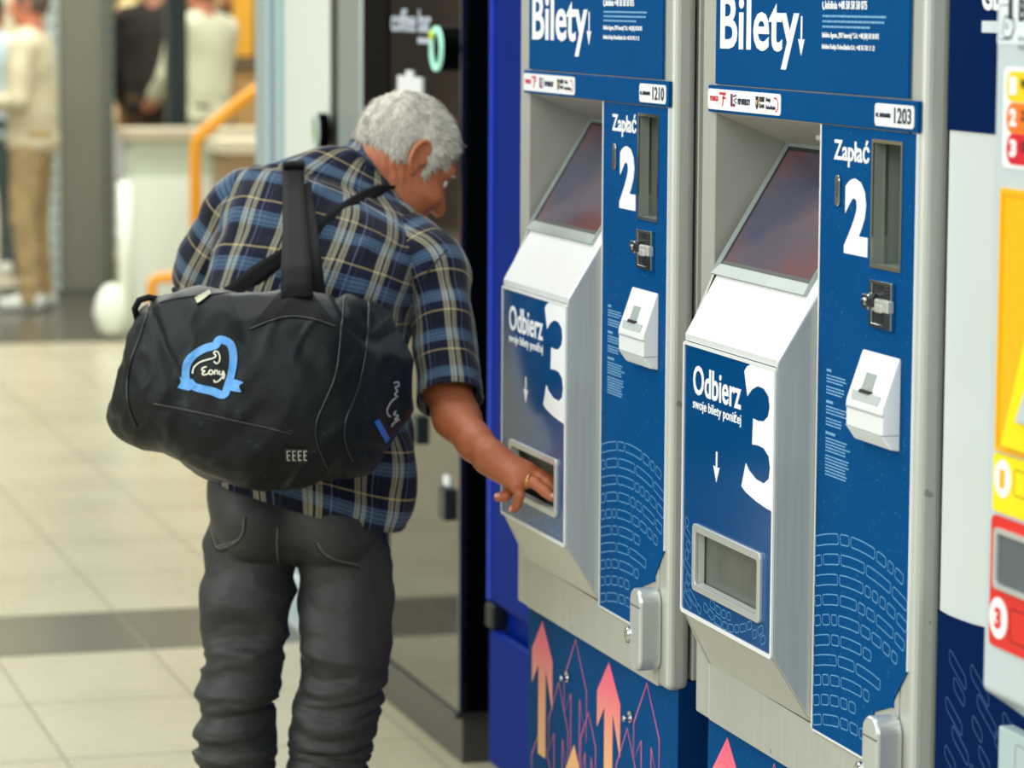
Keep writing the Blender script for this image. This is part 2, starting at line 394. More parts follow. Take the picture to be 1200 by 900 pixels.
    _, zs = q(812.5, 477.5)
    w.append(text('swoje bilety poniżej', u0, u1+.001, zs-.0045, zs+.0150, yt, WHITEP, R_, .008))
    three = [(333, 192), (345, 170), (365, 152), (385, 150), (430, 160), (492, 178), (487, 500), (480, 885), (470, 897), (440, 880), (390, 845), (340, 800), (318, 770), (340, 655),
             (355, 690), (390, 735), (430, 757), (455, 735), (462, 680), (455, 620), (430, 580), (400, 565), (372, 560), (377, 430), (400, 442), (430, 445), (452, 420), (460, 375), (455, 320), (430, 280), (400, 268), (370, 285), (348, 318)]
    bm = BM(); prism(bm, [(min(a, .4645), min(b, 1.2533)) for a, b in (q(795+x/4.285, 390+y/4.285) for x, y in three)], yt-.0006, yt)
    obj('step_number', bm, WHITEP, R_)
    bm = BM(); ax, az = .2465, 1.118
    prism(bm, [(ax-.0028, az), (ax+.0028, az), (ax+.0028, az-.022), (ax+.0125, az-.0205), (ax, az-.0425), (ax-.0125, az-.0205), (ax-.0028, az-.022)], yt-.0005, yt)
    obj('arrow_mark', bm, WHITEP, R_)
    # outlined wave print round the window
    bm = BM(); yl = yf-.0003
    def cells(bm, path, lens, th, gap, wl, keep, yl):
        s = 0; k = 0; P = path; seg = np.r_[0, np.cumsum(np.linalg.norm(np.diff(P, axis=0), axis=1))]
        def pt(a): return np.array([np.interp(a, seg, P[:, 0]), np.interp(a, seg, P[:, 1])])
        while s < seg[-1]:
            L = lens[k % len(lens)]; k += 1; e = min(s+L, seg[-1])
            if e-s > .006:
                r = min(th*.3, (e-s)*.3); prof = []
                for a, v in ((s+r, th/2), (s+(e-s)*.35, th/2), (s+(e-s)*.65, th/2), (e-r, th/2), (e-.25*r, th/2-.25*r), (e, th/2-r), (e, -th/2+r), (e-.25*r, -th/2+.25*r), (e-r, -th/2), (s+(e-s)*.65, -th/2), (s+(e-s)*.35, -th/2), (s+r, -th/2), (s+.25*r, -th/2+.25*r), (s, -th/2+r), (s, th/2-r), (s+.25*r, th/2-.25*r)):
                    p = pt(a); d = pt(min(a+.002, seg[-1]))-pt(max(a-.002, 0)); d /= np.linalg.norm(d)+1e-9
                    prof.append(p+np.array([-d[1], d[0]])*v)
                if all(keep(*p_) for p_ in prof): outline(bm, prof, wl, yl)
            s = e+gap
    xs = np.linspace(.10, .47, 60)
    for k in range(14):
        path = np.stack([xs, 1.03-k*.0155 - .055*np.sin((xs-.10)/.37*math.pi)], -1)
        kp = lambda u, z: .1105 < u < .4635 and .8765 < z < 1.018 and not (.158 < u < .432 and .909 < z < 1.008)
        cells(bm, path, [.024, .018, .014, .034, .016, .02, .028, .018][k % 3:]+[.02, .016], .0105, .005, .0010, kp, yf-.0003)
    obj('wave_print', bm, LINEPRINT, R_)['kind'] = 'stuff'
    # payment panel
    bm = BM(); P_ = [(.476, .776), (.684, .776), (.684, .842), (.735, .858), (.790, .915), (.790, 1.5765), (.746, 1.5765), (.746, 1.5765)]
    yp = -.0022
    hexas = [(.476, .654, .776, 1.5765), (.654, .746, 1.563, 1.5765), (.654, .746, .86, 1.407), (.654, .684, .776, .86), (.746, .790, .915, 1.5765)]
    for (a, b, c_, d_) in hexas: box(bm, a, b, yp, 0, c_, d_)
    prism(bm, [(.684, .842), (.735, .858), (.746, .8694), (.746, .8694), (.684, .8694)][:3]+[(.746, .915), (.684, .915)], yp+.0001, 0)
    prism(bm, [(.746, .8694), (.790, .915), (.746, .915)], yp, 0)
    obj('payment_panel', bm, BLUE, R_)
    bm = BM(); box(bm, .473, .477, -.003, 0, .776, 1.577); box(bm, .789, .792, -.003, 0, .915, 1.577)
    obj('panel_edge_trim', bm, mat('white_trim', (238, 240, 240), .3), R_)
    bm = BM(); box(bm, .478, .684, -.003, 0, .7735, .7765); obj('panel_edge_trim', bm, mat('white_trim', (238, 240, 240), .3), R_)
    yq = yp-.0001
    def q(px, py): return l2(px, py, yq)
    u0, zb = q(977.5, 187); u1, _ = q(1019, 190); _, zt = q(977.5, 161.5)
    w.append(text('Zapłać', u0, u1, zb-.0075, zt+.001, yq, WHITEP, R_, .018))
    obj('step_number', text_bm('2', .561, .639, 1.4155, 1.5125, yq, .055), WHITEP, R_)
    bm = BM(); prism(bm, rrect(.534, .5485, 1.474, 1.5145, .007), yq-.004, yq); sl = obj('slot_cover', bm, CHROME, R_, bevel=.001)
    bm = BM(); prism(bm, rrect(.5375, .545, 1.486, 1.506, .003), yq-.0045, yq-.0035); obj('slot_gap', bm, mat('cavity_grey', (70, 74, 70)), sl)
    # niche for banknotes
    bm = BM(); n0, n1, m0, m1, dp = .655, .745, 1.408, 1.562, .075
    box(bm, n0-.002, n0+.001, yp, dp, m0, m1); box(bm, n1-.001, n1+.002, yp, dp, m0, m1); box(bm, n0, n1, yp, dp, m1-.001, m1+.002); box(bm, n0, n1, yp, dp, m0-.002, m0+.001); box(bm, n0, n1, dp-.003, dp, m0, m1)
    nb = obj('banknote_niche', bm, NICHE, R_)
    bm = BM(); ring(bm, [(.651, 1.4045), (.7485, 1.4045), (.7485, 1.5655), (.651, 1.5655)], [(n0+.001, m0+.001), (n1-.001, m0+.001), (n1-.001, m1-.001), (n0+.001, m1-.001)], yp-.002, yp)
    obj('niche_rim', bm, CHROME, nb)
    bm = BM(); box(bm, n0, n0+.003, .012, .016, m0, m1); obj('niche_fin', bm, CHROME, nb)
    bm = BM(); box(bm, n1-.02, n1-.004, dp-.05, dp-.012, m0, m0+.028); obj('niche_block', bm, STEEL, nb, bevel=.002)
    # card reader
    bm = BM(); ring(bm, [(.660, 1.331), (.731, 1.331), (.731, 1.390), (.660, 1.390)], [(.668, 1.336), (.708, 1.336), (.708, 1.386), (.668, 1.386)], yq-.006, yq)
    cr = obj('card_reader', bm, CHROME, R_, bevel=.001)
    bm = BM(); box(bm, .668, .708, yq-.002, yq, 1.336, 1.386); obj('reader_gap', bm, mat('dark_gap', (26, 30, 34), .4), cr)
    bm = BM(); box(bm, .680, .732, yq-.011, yq-.002, 1.353, 1.368); box(bm, .694, .716, yq-.013, yq-.010, 1.352, 1.362); obj('reader_bracket', bm, STEEL, cr, bevel=.002)
    bm = BM(); box(bm, .655, .675, yq-.014, yq-.003, 1.353, 1.373); box(bm, .659, .671, yq-.017, yq-.013, 1.358, 1.367); obj('reader_latch', bm, CHROME, cr, bevel=.004)
    bm = BM(); box(bm, .672, .690, yq-.015, yq-.009, 1.357, 1.370); obj('reader_mouth', bm, BLACKR, cr, bevel=.002)
    for k in range(4):
        bm = BM(); box(bm, .716, .722, yq-.0075, yq-.006, 1.3695+k*.0045, 1.372+k*.0045); obj('reader_vent', bm, BLACKR, cr)
    # payment terminal
    T = -.0265
    prof = [(yp, 1.298), (yp-.003, 1.300), (T, 1.238), (T-.001, 1.231), (T, 1.226), (T, 1.203), (T+.012, 1.186), (yp, 1.184)]
    bm = BM(); a = [bm.verts.new((.636, p[0], p[1])) for p in prof]; b = [bm.verts.new((.754, p[0], p[1])) for p in prof]
    bm.faces.new(a); bm.faces.new(b[::-1])
    for i in range(len(prof)): bm.faces.new([a[i], b[i], b[(i+1) % len(prof)], a[(i+1) % len(prof)]])
    te = obj('card_terminal', bm, mat('white_plastic', (232, 235, 236), .3, 0, .02), R_, bevel=.004, seg=3)
    def ts(u, k, h=0.0):  # point on the terminal's sloping face, k from 0 (top) to 1
        y = -.005+(T+.005)*k; z = 1.300-.062*k; return (u, y-.9*h, z+.42*h)
    bm = BM(); hexa(bm, [ts(.674, .42), ts(.706, .42), ts(.706, .80), ts(.674, .80), ts(.674, .42, .0012), ts(.706, .42, .0012), ts(.706, .80, .0012), ts(.674, .80, .0012)])
    obj('card_slot', bm, mat('slot_grey', (158, 166, 164), .4), te)
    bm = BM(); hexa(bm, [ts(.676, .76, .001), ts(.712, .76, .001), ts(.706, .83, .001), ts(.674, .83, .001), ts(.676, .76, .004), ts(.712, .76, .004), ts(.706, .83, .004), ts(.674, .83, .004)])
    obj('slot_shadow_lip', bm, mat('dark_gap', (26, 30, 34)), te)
    bm = BM(); hexa(bm, [ts(.650, .80), ts(.740, .80), ts(.738, .985), ts(.652, .985), ts(.650, .80, .0022), ts(.740, .80, .0022), ts(.738, .985, .001), ts(.652, .985, .001)])
    obj('slot_ledge', bm, mat('ledge_grey', (186, 194, 194), .35), te, bevel=.001)
    bm = BM(); box(bm, .636, .754, T-.0012, T+.002, 1.2275, 1.229); box(bm, .6355, .7545, T-.0005, 0, 1.2035, 1.2045)
    obj('terminal_seam', bm, mat('seam_grey', (150, 158, 160), .5), te)
    # small print left of the terminal
    bm = BM(); rs = random.Random(3)
    par = [(1.259, 1, .02, .0036), (1.2525, 3, .07, .0018), (1.2375, 3, .062, .0018), (1.218, 1, .025, .0036), (1.2115, 3, .075, .0018), (1.196, 3, .06, .0018),
           (1.177, 1, .033, .0036), (1.170, 5, .085, .0018), (1.147, 7, .082, .0018)]
    for z0, n, wd, h in par:
        for k in range(n):
            u = .508; end = .508+wd*(.8+.2*rs.random())
            while u < end:
                l = .003+.009*rs.random(); zc = z0-k*.0041
                box(bm, u, min(u+l, end), yq-.0003, yq, zc-h/2, zc+h/2); u += l+.0014
    obj('small_print', bm, mat('faint_print', (118, 172, 212), .4, 0, .05), R_)['kind'] = 'stuff'
    bm = BM(); xs = np.linspace(.4795, .787, 70)
    for k in range(11):
        path = np.stack([xs, 1.047-k*.0267 - np.where(xs < .62, (xs-.62)**2*.95, (xs-.62)**2*.9)], -1)
        kp = lambda u, z: .4785 < u < .788 and .780 < z < 1.075 and z > .846+max(0, u-.68)*.68-(1 if u < .678 else 0) and z > .846-(1 if u < .678 else 0)
        rs = random.Random(k); lens = [rs.choice([.018, .022, .026, .03, .055, .07, .08]) for _ in range(12)]
        cells(bm, path, lens, .0135, .0065, .0014, kp, yp-.0003)
    obj('wave_print', bm, LINEPRINT, R_)['kind'] = 'stuff'
    # lock handle
    bm = BM(); prism(bm, rrect(.728, .778, .727, .853, .022, 8), -.036, 0); lk = obj('lock_handle', bm, mat('satin_aluminium', (208, 212, 210)), R_, bevel=.005, seg=3)
    bm = BM(); box(bm, .730, .776, -.0368, -.034, .826, .8275); obj('lock_seam', bm, DSTEEL, lk)
    bm = BM(); prism(bm, circle(.722, .776, .0105, 20, .0125), -.040, -.012); obj('lock_button', bm, CHROME, lk, bevel=.003)
    # strip with logos and number
    ys = -.0055
    bm = BM(); box(bm, .046, .797, ys, 0, 1.5785, 1.6165); st = obj('number_strip', bm, BLUE, R_, bevel=.001)
    bm = BM(); prism(bm, rrect(.0475, .336, 1.5825, 1.6115, .006), ys-.001, ys); obj('logo_label', bm, PLABEL, st)
    bm = BM(); prism(bm, rrect(.664, .787, 1.5825, 1.6105, .006), ys-.001, ys); obj('number_label', bm, PLABEL, st)
    yz = ys-.0011
    def lt_(s, a, b, c_, d_, m_, bo=.02, **k): text(s, a, b, c_, d_, yz, m_, st, bo, **k)
    lt_('POLREGIO', .058, .092, 1.5945, 1.6015, REDP, .01)
    bm = BM(); box(bm, .096, .122, yz-.0004, yz, 1.604, 1.6075); box(bm, .108, .122, yz-.0004, yz, 1.5985, 1.6012)
    prism(bm, [(.112, 1.604), (.116, 1.604), (.110, 1.588), (.107, 1.588)], yz-.0004, yz); obj('logo_mark', bm, REDP, st)
    bm = BM(); box(bm, .142, .150, yz-.0004, yz, 1.589, 1.6065); box(bm, .150, .160, yz-.0004, yz, 1.589, 1.593); obj('logo_mark', bm, mat('logo_plum', (120, 40, 84), .5), st)
    bm = BM(); outline(bm, [(.152, 1.603), (.165, 1.605), (.166, 1.600), (.153, 1.598), (.166, 1.594)], .0022, yz-.0003, False); obj('logo_mark', bm, DARKP, st)
    lt_('PKP INTERCITY', .172, .220, 1.5925, 1.6010, DARKP, .012)
    bm = BM(); prism(bm, [(.242, 1.606), (.252, 1.606), (.252, 1.592), (.247, 1.588), (.242, 1.592)], yz-.0004, yz); obj('logo_mark', bm, mat('logo_black', (36, 32, 24), .5), st)
    bm = BM(); prism(bm, [(.244, 1.601), (.250, 1.601), (.247, 1.593)], yz-.0008, yz); obj('logo_mark', bm, mat('logo_gold', (224, 178, 40), .5), st)
    lt_('DOLNY', .256, .276, 1.599, 1.606, mat('logo_black', (36, 32, 24)), .02); lt_('ŚLĄSK', .256, .276, 1.5895, 1.5975, mat('logo_black', (36, 32, 24)), .02)
    lt_('Koleje', .282, .299, 1.5985, 1.6055, DARKP, .012); lt_('Dolnośląskie', .282, .318, 1.5885, 1.5955, DARKP, .012)
    bm = BM(); outline(bm, [(.312, 1.6055), (.322, 1.605), (.3275, 1.599), (.327, 1.591), (.318, 1.587)], .0022, yz-.0003, False); obj('logo_mark', bm, REDP, st)
    lt_('nr. automatu:', .669, .716, 1.5935, 1.6000, DARKP, .025)
    num = text('1210', .727, .780, 1.5875, 1.6070, yz, DARKP, st, .016, name='machine_number')
    # header
    yh = -.004
    bm = BM(); box(bm, .070, .762, yh, 0, 1.6185, TOP-.03); hd = obj('header_panel', bm, BLUE, R_, bevel=.0008)
    yy_ = yh-.0001
    text('Bilety', .0905, .395, 1.6445, 1.744, yy_, WHITEP, hd, .018)
    bm = BM(); prism(bm, [(.4015, 1.716), (.4065, 1.716), (.4065, 1.685), (.4155, 1.686), (.404, 1.664), (.3925, 1.686), (.4015, 1.685)], yy_-.0005, yy_); obj('arrow_mark', bm, WHITEP, hd)
    text('Infolinia +48 58 58 58 075', .487, .628, 1.7255, 1.7365, yy_, WHITEP, hd, .02)
    bm = BM(); outline(bm, [(.479, 1.735), (.4775, 1.731), (.480, 1.727), (.484, 1.7255)], .0035, yy_-.0003, False); obj('phone_mark', bm, WHITEP, hd)
    bm = BM(); rs = random.Random(8)
    for k in range(3):
        u = .478; end = (.690, .684, .640)[k]
        while u < end:
            l = .004+.011*rs.random(); zc = 1.7165-k*.0068; box(bm, u, min(u+l, end), yy_-.0003, yy_, zc-.0012, zc+.0016); u += l+.0018
    obj('small_print', bm, mat('faint_print', (118, 172, 212)), hd)['kind'] = 'stuff'
    text('Infolinia Agenta „PKP Intercity” S.A.: +48 (58) 58 58 075', .478, .668, 1.6870, 1.6960, yy_, WHITEP, hd, .012)
    text('Infolinia Koleje Dolnośląskie S.A.: +48 76 742 11 12', .478, .655, 1.6725, 1.6815, yy_, WHITEP, hd, .012)
    # plinth with its printed arrows
    yb = .020
    bm = BM(); box(bm, .008, .797, yb, .60, 0.0, .714); pn = obj('plinth', bm, BLUE, R_)
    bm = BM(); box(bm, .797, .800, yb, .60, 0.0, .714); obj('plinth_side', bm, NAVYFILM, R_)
    ya = yb-.0002
    def q(px, py): return l1(px, py, yb)
    def arrow(cx, tipz, hw, hl, sw, bot, m_, fill=True):
        notch = .52*hl
        pts = [(cx, tipz), (cx+hw, tipz-hl), (cx+hw, tipz-hl-.085), (cx+sw, tipz-hl-.02), (cx+sw, bot), (cx-sw, bot), (cx-sw, tipz-hl-.02), (cx-hw, tipz-hl-.06), (cx-hw, tipz-hl)]
        bm = BM()
        if fill: prism(bm, pts, ya-.0006, ya)
        else: outline(bm, [p for k_, p in enumerate(pts) if k_ not in (4, 5)] if False else pts, .0042, ya-.0004)
        obj('arrow_print', bm, m_, R_)
    c1, z1 = q(636, 728); c2, z2 = q(714, 776)
    for cx, tz, f in ((c1, z1, 1), (c2, z2, 1)): arrow(cx, tz, .060, .058, .021, tz-.235, ARROWG)
    for dx, dz in ((0, 0), (c2-c1, z2-z1)):
        c3, z3 = q(675, 750); arrow(c3+dx, z3+dz, .062, .075, .024, z3-.33, PINKL, False)
        c4, z4 = q(655, 800); arrow(c4+dx, z4+dz, .055, .072, .024, z4-.33, PINKL, False)
        c5, z5 = q(634.5, 852); arrow(c5+dx, z5+dz, .055, .06, .024, z5-.3, PINKL, False)
    c6, z6 = q(673, 873); arrow(c6, z6, .055, .06, .022, z6-.25, ARROWG); arrow(c6+c2-c1, z6, .055, .06, .022, z6-.25, ARROWG)
    c6, z6 = q(690, 835); arrow(c6, z6, .04, .05, .016, z6-.3, PINKL, False)
    for px, py in ((666, 793), (740, 840)):
        u, z = q(px, py); bm = BM(); prism(bm, circle(u, z, .010, 14), yb-.004, yb); prism(bm, circle(u, z-.002, .0055, 8), yb-.014, yb-.004)
        obj('bolt', bm, CHROME, R_, bevel=.001)
    return R_, num, film, flap
m1, num1, film1, flap1 = mk_machine()
tag(m1, 'blue and silver ticket machine numbered 1210, the farther of the two, man reaching into it', 'ticket machine', 'ticket vending machines in a row')
# the second machine, nearer the camera
mesh_num2 = text_bm('1203', .727, .780, 1.5875, 1.6070, -.0066, .016)
m2 = copy_tree(m1); m2.location = (1.6, M2Y, 0)
tag(m2, 'blue and silver ticket machine numbered 1203, nearest with the big white 3', 'ticket machine', 'ticket vending machines in a row')
for st in kids(m2):
    if st.name.startswith('number_strip'):
        for n in kids(st):
            if n.name.startswith('machine_number'):
                me = bpy.data.meshes.new('machine_number'); mesh_num2.to_mesh(me); mesh_num2.free(); me.materials.append(DARKP); n.data = me
# the flap of the farther machine is pushed in by the man's hand
flap1.data = flap1.data.copy(); 
for v in flap1.data.vertices:
    k = (v.co.z-.917)/.076; v.co.y += (1-k)*.045

# ------------------------------------------------------------------ white and yellow machine at the right
M3Y = 3.675
R3 = empty('ticket_machine', (1.62, M3Y, 0), -math.pi/2)
tag(R3, 'white ticket machine with yellow and red panels, cut off by the right edge', 'ticket machine')
WPL = mat('white_enamel', (206, 214, 214), .3, 0, .03, 5); NAVY = mat('navy_enamel', (0, 28, 74), .55, 0, .06, 4, Specular_IOR_Level=.02)
bm = BM(); box(bm, .0, 1.0, .0, .55, .0, 2.1); obj('body', bm, WPL, R3, bevel=.004)
zz = onX(1113, 152, 1.62)[2]
bm = BM(); box(bm, .0005, .36, -.002, 0, zz, 2.098); box(bm, .36, .999, -.002, 0, 1.74, 2.098); obj('header_panel', bm, NAVY, R3)
def l3(px, py, y=0.0): P = onX(px, py, 1.62+y); return M3Y-P[1], P[2]
u, z = l3(1150, 12, -.003); u2 = l3(1180, 12, -.003)[0]
text('GE', u, u+.052, z, z+.034, -.0021, WHITEP, R3, .03)
ua, za = l3(1150, 38, -.003); bm = BM(); box(bm, ua, ua+.25, -.0026, -.002, za, za+.0135); obj('white_bar', bm, mat('bar_white', (204, 216, 222), .4), R3)
# curved navy base
pts = []
for px, py in ((1098, 716), (1110, 721), (1125, 727), (1140, 732), (1152, 735)): pts.append(l3(px, py, -.002))
pts = [(.0005, pts[0][1]+.002)]+pts+[(.40, pts[-1][1]-.02), (.6, pts[-1][1]-.07), (.8, pts[-1][1]-.15), (.999, pts[-1][1]-.2)]
bm = BM(); prism(bm, pts+[(.999, .0), (.0005, .0)], -.0015, 0); obj('base_panel', bm, NAVYFILM if False else NAVY, R3)
bm = BM()
for k in range(16):
    for j in range(3):
        rs = random.Random(k*7+j); cx = .03+.07*j+.02*(k % 2)+.01*rs.random(); cz = .955-.03*k-.045*cx*2; l = .028+.03*rs.random()
        pr = rrect(cx, cx+l, cz-.008, cz+.008, .006, 3); pr = [(p[0], p[1]-.55*(p[0]-cx)) for p in pr]
        if max(p[0] for p in pr) < .30 and all(p[1] < .985-.3*p[0] for p in pr): outline(bm, pr, .0016, -.0018)
obj('wave_print', bm, mat('dim_line_print', (30, 78, 140), .4), R3)['kind'] = 'stuff'
# protruding operating unit
U = -.10
def l4(px, py, y=U): return l3(px, py, y)
uL = l4(1166, 100)[0]; zB = l4(1150, 805)[1]
bm = BM(); prof = [(0, zB-.07), (U, zB), (U, 1.78), (0, 1.80)]
a = [bm.verts.new((uL, p[0], p[1])) for p in prof]; b = [bm.verts.new((.95, p[0], p[1])) for p in prof]
bm.faces.new(a); bm.faces.new(b[::-1])
for i in range(4): bm.faces.new([a[i], b[i], b[(i+1) % 4], a[(i+1) % 4]])
obj('operating_unit', bm, mat('cool_white_enamel', (194, 206, 210), .3, 0, .03, 5), R3, bevel=.006, seg=3)
y4 = U-.001
u, z = l4(1169.5, 51); bm = BM(); box(bm, u, .9, y4, U, z, 1.76); obj('top_label', bm, mat('label_ice', (226, 238, 240), .35), R3)
bm = BM(); a0, b0 = l4(1172, 46); a1, b1 = l4(1188, 6); outline(bm, rrect(a0, a1, b0, b1, .003, 2), .0012, y4-.0003)
hx, hz = l4(1177, 38)
k = .92
outline(bm, [(hx-.002, hz), (hx+.004, hz-.006), (hx+.022, hz-.004), (hx+.03, hz+.006), (hx+.026, hz+.014), (hx+.016, hz+.02), (hx+.012, hz+.016), (hx+.004, hz+.018), (hx, hz+.01)], .0022, y4-.0003)
outline(bm, [(hx+.004, hz+.008), (hx+.012, hz+.010)], .0016, y4-.0003, False); outline(bm, [(hx+.004, hz+.004), (hx+.013, hz+.006)], .0016, y4-.0003, False)
obj('hand_mark', bm, mat('ink_black', (24, 26, 40), .5), R3)
bm = BM(); box(bm, hx+.012, hx+.022, y4-.0005, y4, hz+.014, hz+.05); obj('finger_mark', bm, mat('ink_black', (24, 26, 40)), R3)
u, z = l4(1195, 25); text('B', u, u+.018, z, z+.024, y4, mat('ink_black', (24, 26, 40)), R3, .03)
bm = BM(); [box(bm, u+.012*i_, u+.012*i_+.009, y4-.0004, y4, z-.030+.009*j_, z-.025+.009*j_) for i_ in range(8) for j_ in range(2)]; obj('small_print', bm, mat('ink_grey', (150, 160, 168)), R3)['kind'] = 'stuff'
a0, b0 = l4(1176, 196); a1, b1 = l4(1178, 78); bm = BM(); prism(bm, rrect(a0-.002, .8, b0, b1, .008), y4, U); obj('steps_label', bm, PLABEL, R3)
for k, (py, nm, s, c_) in enumerate(((101, '1', 'WY', (246, 206, 20)), (138, '2', 'ZA', (248, 120, 30)), (174, '3', 'OD', (214, 22, 48)))):
    a0, b0 = l4(1181, py); bm = BM(); prism(bm, rrect(a0, .7, b0-.0165, b0+.0165, .0155), y4-.0008, y4)
    pl = obj('step_pill', bm, mat('pill_%s' % ('yellow', 'orange', 'red')[k], c_, .4, 0, .03), R3)
    text(nm, a0+.009, a0+.026, b0-.0085, b0+.0105, y4-.0009, WHITEP, pl, .05)
    text(s, a0+.036, a0+.060, b0-.002, b0+.009, y4-.0009, mat('ink_black', (24, 26, 40)), pl, .02)
YEL = mat('yellow_enamel', (246, 182, 0), .4, 0, .03, 5); YELB = mat('bright_yellow_enamel', (255, 226, 0), .4, 0, .03, 5)
a0, b0 = l4(1176, 220); _, b1 = l4(1170, 527)
bm = BM(); ring(bm, [(a0, b1), (.9, b1), (.9, b0), (a0, b0)], [(a0+.006, b1+.006), (.88, b1+.006), (.88, b0-.006), (a0+.006, b0-.006)], y4-.003, U)
obj('yellow_frame', bm, YEL, R3)
bm = BM(); hexa(bm, [(a0+.006, U-.002, b1+.006), (.88, U-.002, b1+.006), (.88, U, b1+.006), (a0+.006, U, b1+.006), (a0+.006, U-.002, b0-.006), (.88, U-.002, b0-.006), (.88, U, b0-.006), (a0+.006, U, b0-.006)])
obj('yellow_panel', bm, YEL, R3)
# slanted brighter wing of the panel, and the screen surround past it
bm = BM(); prism(bm, [(a0+.03, b1+.008), (.86, b1+.008), (.86, b0-.03), (a0+.13, b0-.06)], U-.012, U-.002); obj('yellow_wing', bm, YELB, R3, bevel=.002)
sa, sb = l4(1192, 495, U-.014); sc_, sd = l4(1198, 440, U-.014)
bm = BM(); prism(bm, [(sa, sb), (.84, sb), (.84, b0-.09), (sc_+.09, b0-.09)], U-.018, U-.012); obj('screen_surround', bm, mat('cool_white_enamel', (194, 206, 210)), R3, bevel=.002)
_, c1_ = l4(1168, 598); bm = BM(); prism(bm, rrect(a0-.004, .9, c1_, b1-.003, .006), y4-.002, U); obj('yellow_label', bm, YELB, R3)
cu, cz = l4(1178.5, 561); bm = BM(); prism(bm, circle(cu, cz, .021, 24), y4-.003, y4-.002); nb = obj('number_disc', bm, PLABEL, R3)
text('1', cu-.006, cu+.006, cz-.010, cz+.010, y4-.0031, YEL, nb, .05)
bm = BM(); outline(bm, rrect(cu+.028, .6, cz-.014, cz+.014, .004, 2), .002, y4-.0024); obj('label_box', bm, mat('ochre_line', (190, 160, 10), .5), R3)
REDE = mat('red_enamel', (222, 30, 26), .35, 0, .04, 5)
_, d0 = l4(1164, 755); _, d1 = l4(1168, 603); bm = BM(); prism(bm, rrect(a0-.006, .9, d0, d1, .008), y4-.002, U); obj('red_panel', bm, REDE, R3)
e0, f0 = l4(1171, 688); _, f1 = l4(1173, 617)
bm = BM(); ring(bm, rrect(e0, .6, f0, f1, .006), rrect(e0+.008, .592, f0+.006, f1-.006, .004), y4-.008, y4-.002); wfr = obj('window_frame', bm, mat('satin_aluminium', (208, 212, 210)), R3, bevel=.001)
bm = BM(); box(bm, e0+.007, .593, y4-.004, y4-.002, f0+.005, f1-.005); obj('window_flap', bm, mat('flap_grey', (88, 98, 106), .25, .1), wfr)
cu, cz = l4(1173, 724); bm = BM(); prism(bm, circle(cu+.001, cz, .023, 24), y4-.003, y4-.002); nb = obj('number_disc', bm, PLABEL, R3)
text('3', cu-.007, cu+.009, cz-.012, cz+.012, y4-.0031, REDE, nb, .05)
bm = BM(); outline(bm, rrect(cu+.030, .6, cz-.02, cz+.016, .004, 2), .002, y4-.0024); obj('label_box', bm, mat('dark_red_line', (150, 14, 20), .5), R3)
ul = l3(1170, 840, -.02); bm = BM(); box(bm, ul[0], .95, -.02, 0, .02, zB-.075); lb = obj('lower_door', bm, mat('pale_teal_enamel', (176, 196, 198), .35, 0, .03, 5), R3, bevel=.003)
bm = BM(); a0, b0 = l3(1190, 872, -.02); outline(bm, rrect(a0, .7, b0-.2, b0, .005, 2), .002, -.0203); obj('door_groove', bm, mat('seam_grey', (150, 158, 160)), lb)
# ------------------------------------------------------------------ blue cabinet between the ticket machines and the coffee machine
BLUEE = mat('royal_blue_enamel', (0, 34, 122), .45, 0, .12, 3, Specular_IOR_Level=.03)
RB = empty('blue_cabinet', (1.95, 6.835, 0), -math.pi/2)
tag(RB, 'tall royal blue metal cabinet squeezed between ticket machine and black coffee machine', 'cabinet')
bm = BM(); box(bm, 0, 1.15, .03, .6, .06, 2.1); obj('body', bm, BLUEE, RB, bevel=.006)
bm = BM(); box(bm, .0, 1.15, 0, .028, .43, 2.1); obj('door', bm, BLUEE, RB, bevel=.014, seg=4)
bm = BM(); box(bm, .0, 1.15, 0, .028, .07, .375); obj('lower_door', bm, BLUEE, RB, bevel=.014, seg=4)
bm = BM(); box(bm, -.004, .016, -.003, .026, .434, 2.1); obj('edge_highlight', bm, mat('highlight_blue', (0, 52, 196), .4, 0, .05, 3), RB, bevel=.004)  # highlight of the rounded door edge, put in as a brighter blue strip
bm = BM(); box(bm, -.008, .05, -.006, .028, .376, .428); obj('hinge', bm, BLACKR, RB, bevel=.006)
bm = BM(); box(bm, .03, 1.1, .05, .58, 0, .06); obj('foot_rail', bm, BLACKR, RB)

# ------------------------------------------------------------------ coffee machine
CY = 8.03
RC = empty('coffee_machine', (1.96, CY, 0), -math.pi/2)
tag(RC, 'tall black coffee vending machine with mirror-dark glass front behind the man', 'vending machine')
def lc(px, py, y=0.0): P = onX(px, py, 1.96+y); return CY-P[1], P[2]
bm = BM(); box(bm, 0, .90, .02, .42, .118, 2.1); obj('body', bm, BLACKG, RC, bevel=.004)
bm = BM(); box(bm, .01, .895, .015, .42, 0.0, .105); obj('base', bm, mat('charcoal_enamel', (62, 62, 58), .3, 0, .2, 4), RC, bevel=.003)
bm = BM(); box(bm, 0, .902, -.004, .42, .105, .118); obj('base_ledge', bm, mat('graphite_metal', (74, 76, 76), .25, .7), RC, bevel=.003)
bm = BM(); box(bm, .0, .255, -.0, .02, .118, 2.1); obj('front_stile', bm, BLACKG, RC, bevel=.004)
bm = BM(); box(bm, .258, .898, .004, .02, .12, 2.1); gl = obj('glass_front', bm, DMIRROR, RC, bevel=.002)
u0, z0 = lc(457, 36.5); u1, _ = lc(503, 36.5); z1 = lc(457, 10)[1]
um = u0+(u1-u0)*.625; text('coffee', u0, um, z0, z1, .0035, mat('lit_lettering', (205, 216, 236), .4, 0, .02), RC, .012); text('bar', um+.028, u1, z0, z1, .0035, mat('lit_lettering', (205, 216, 236)), RC, .012)
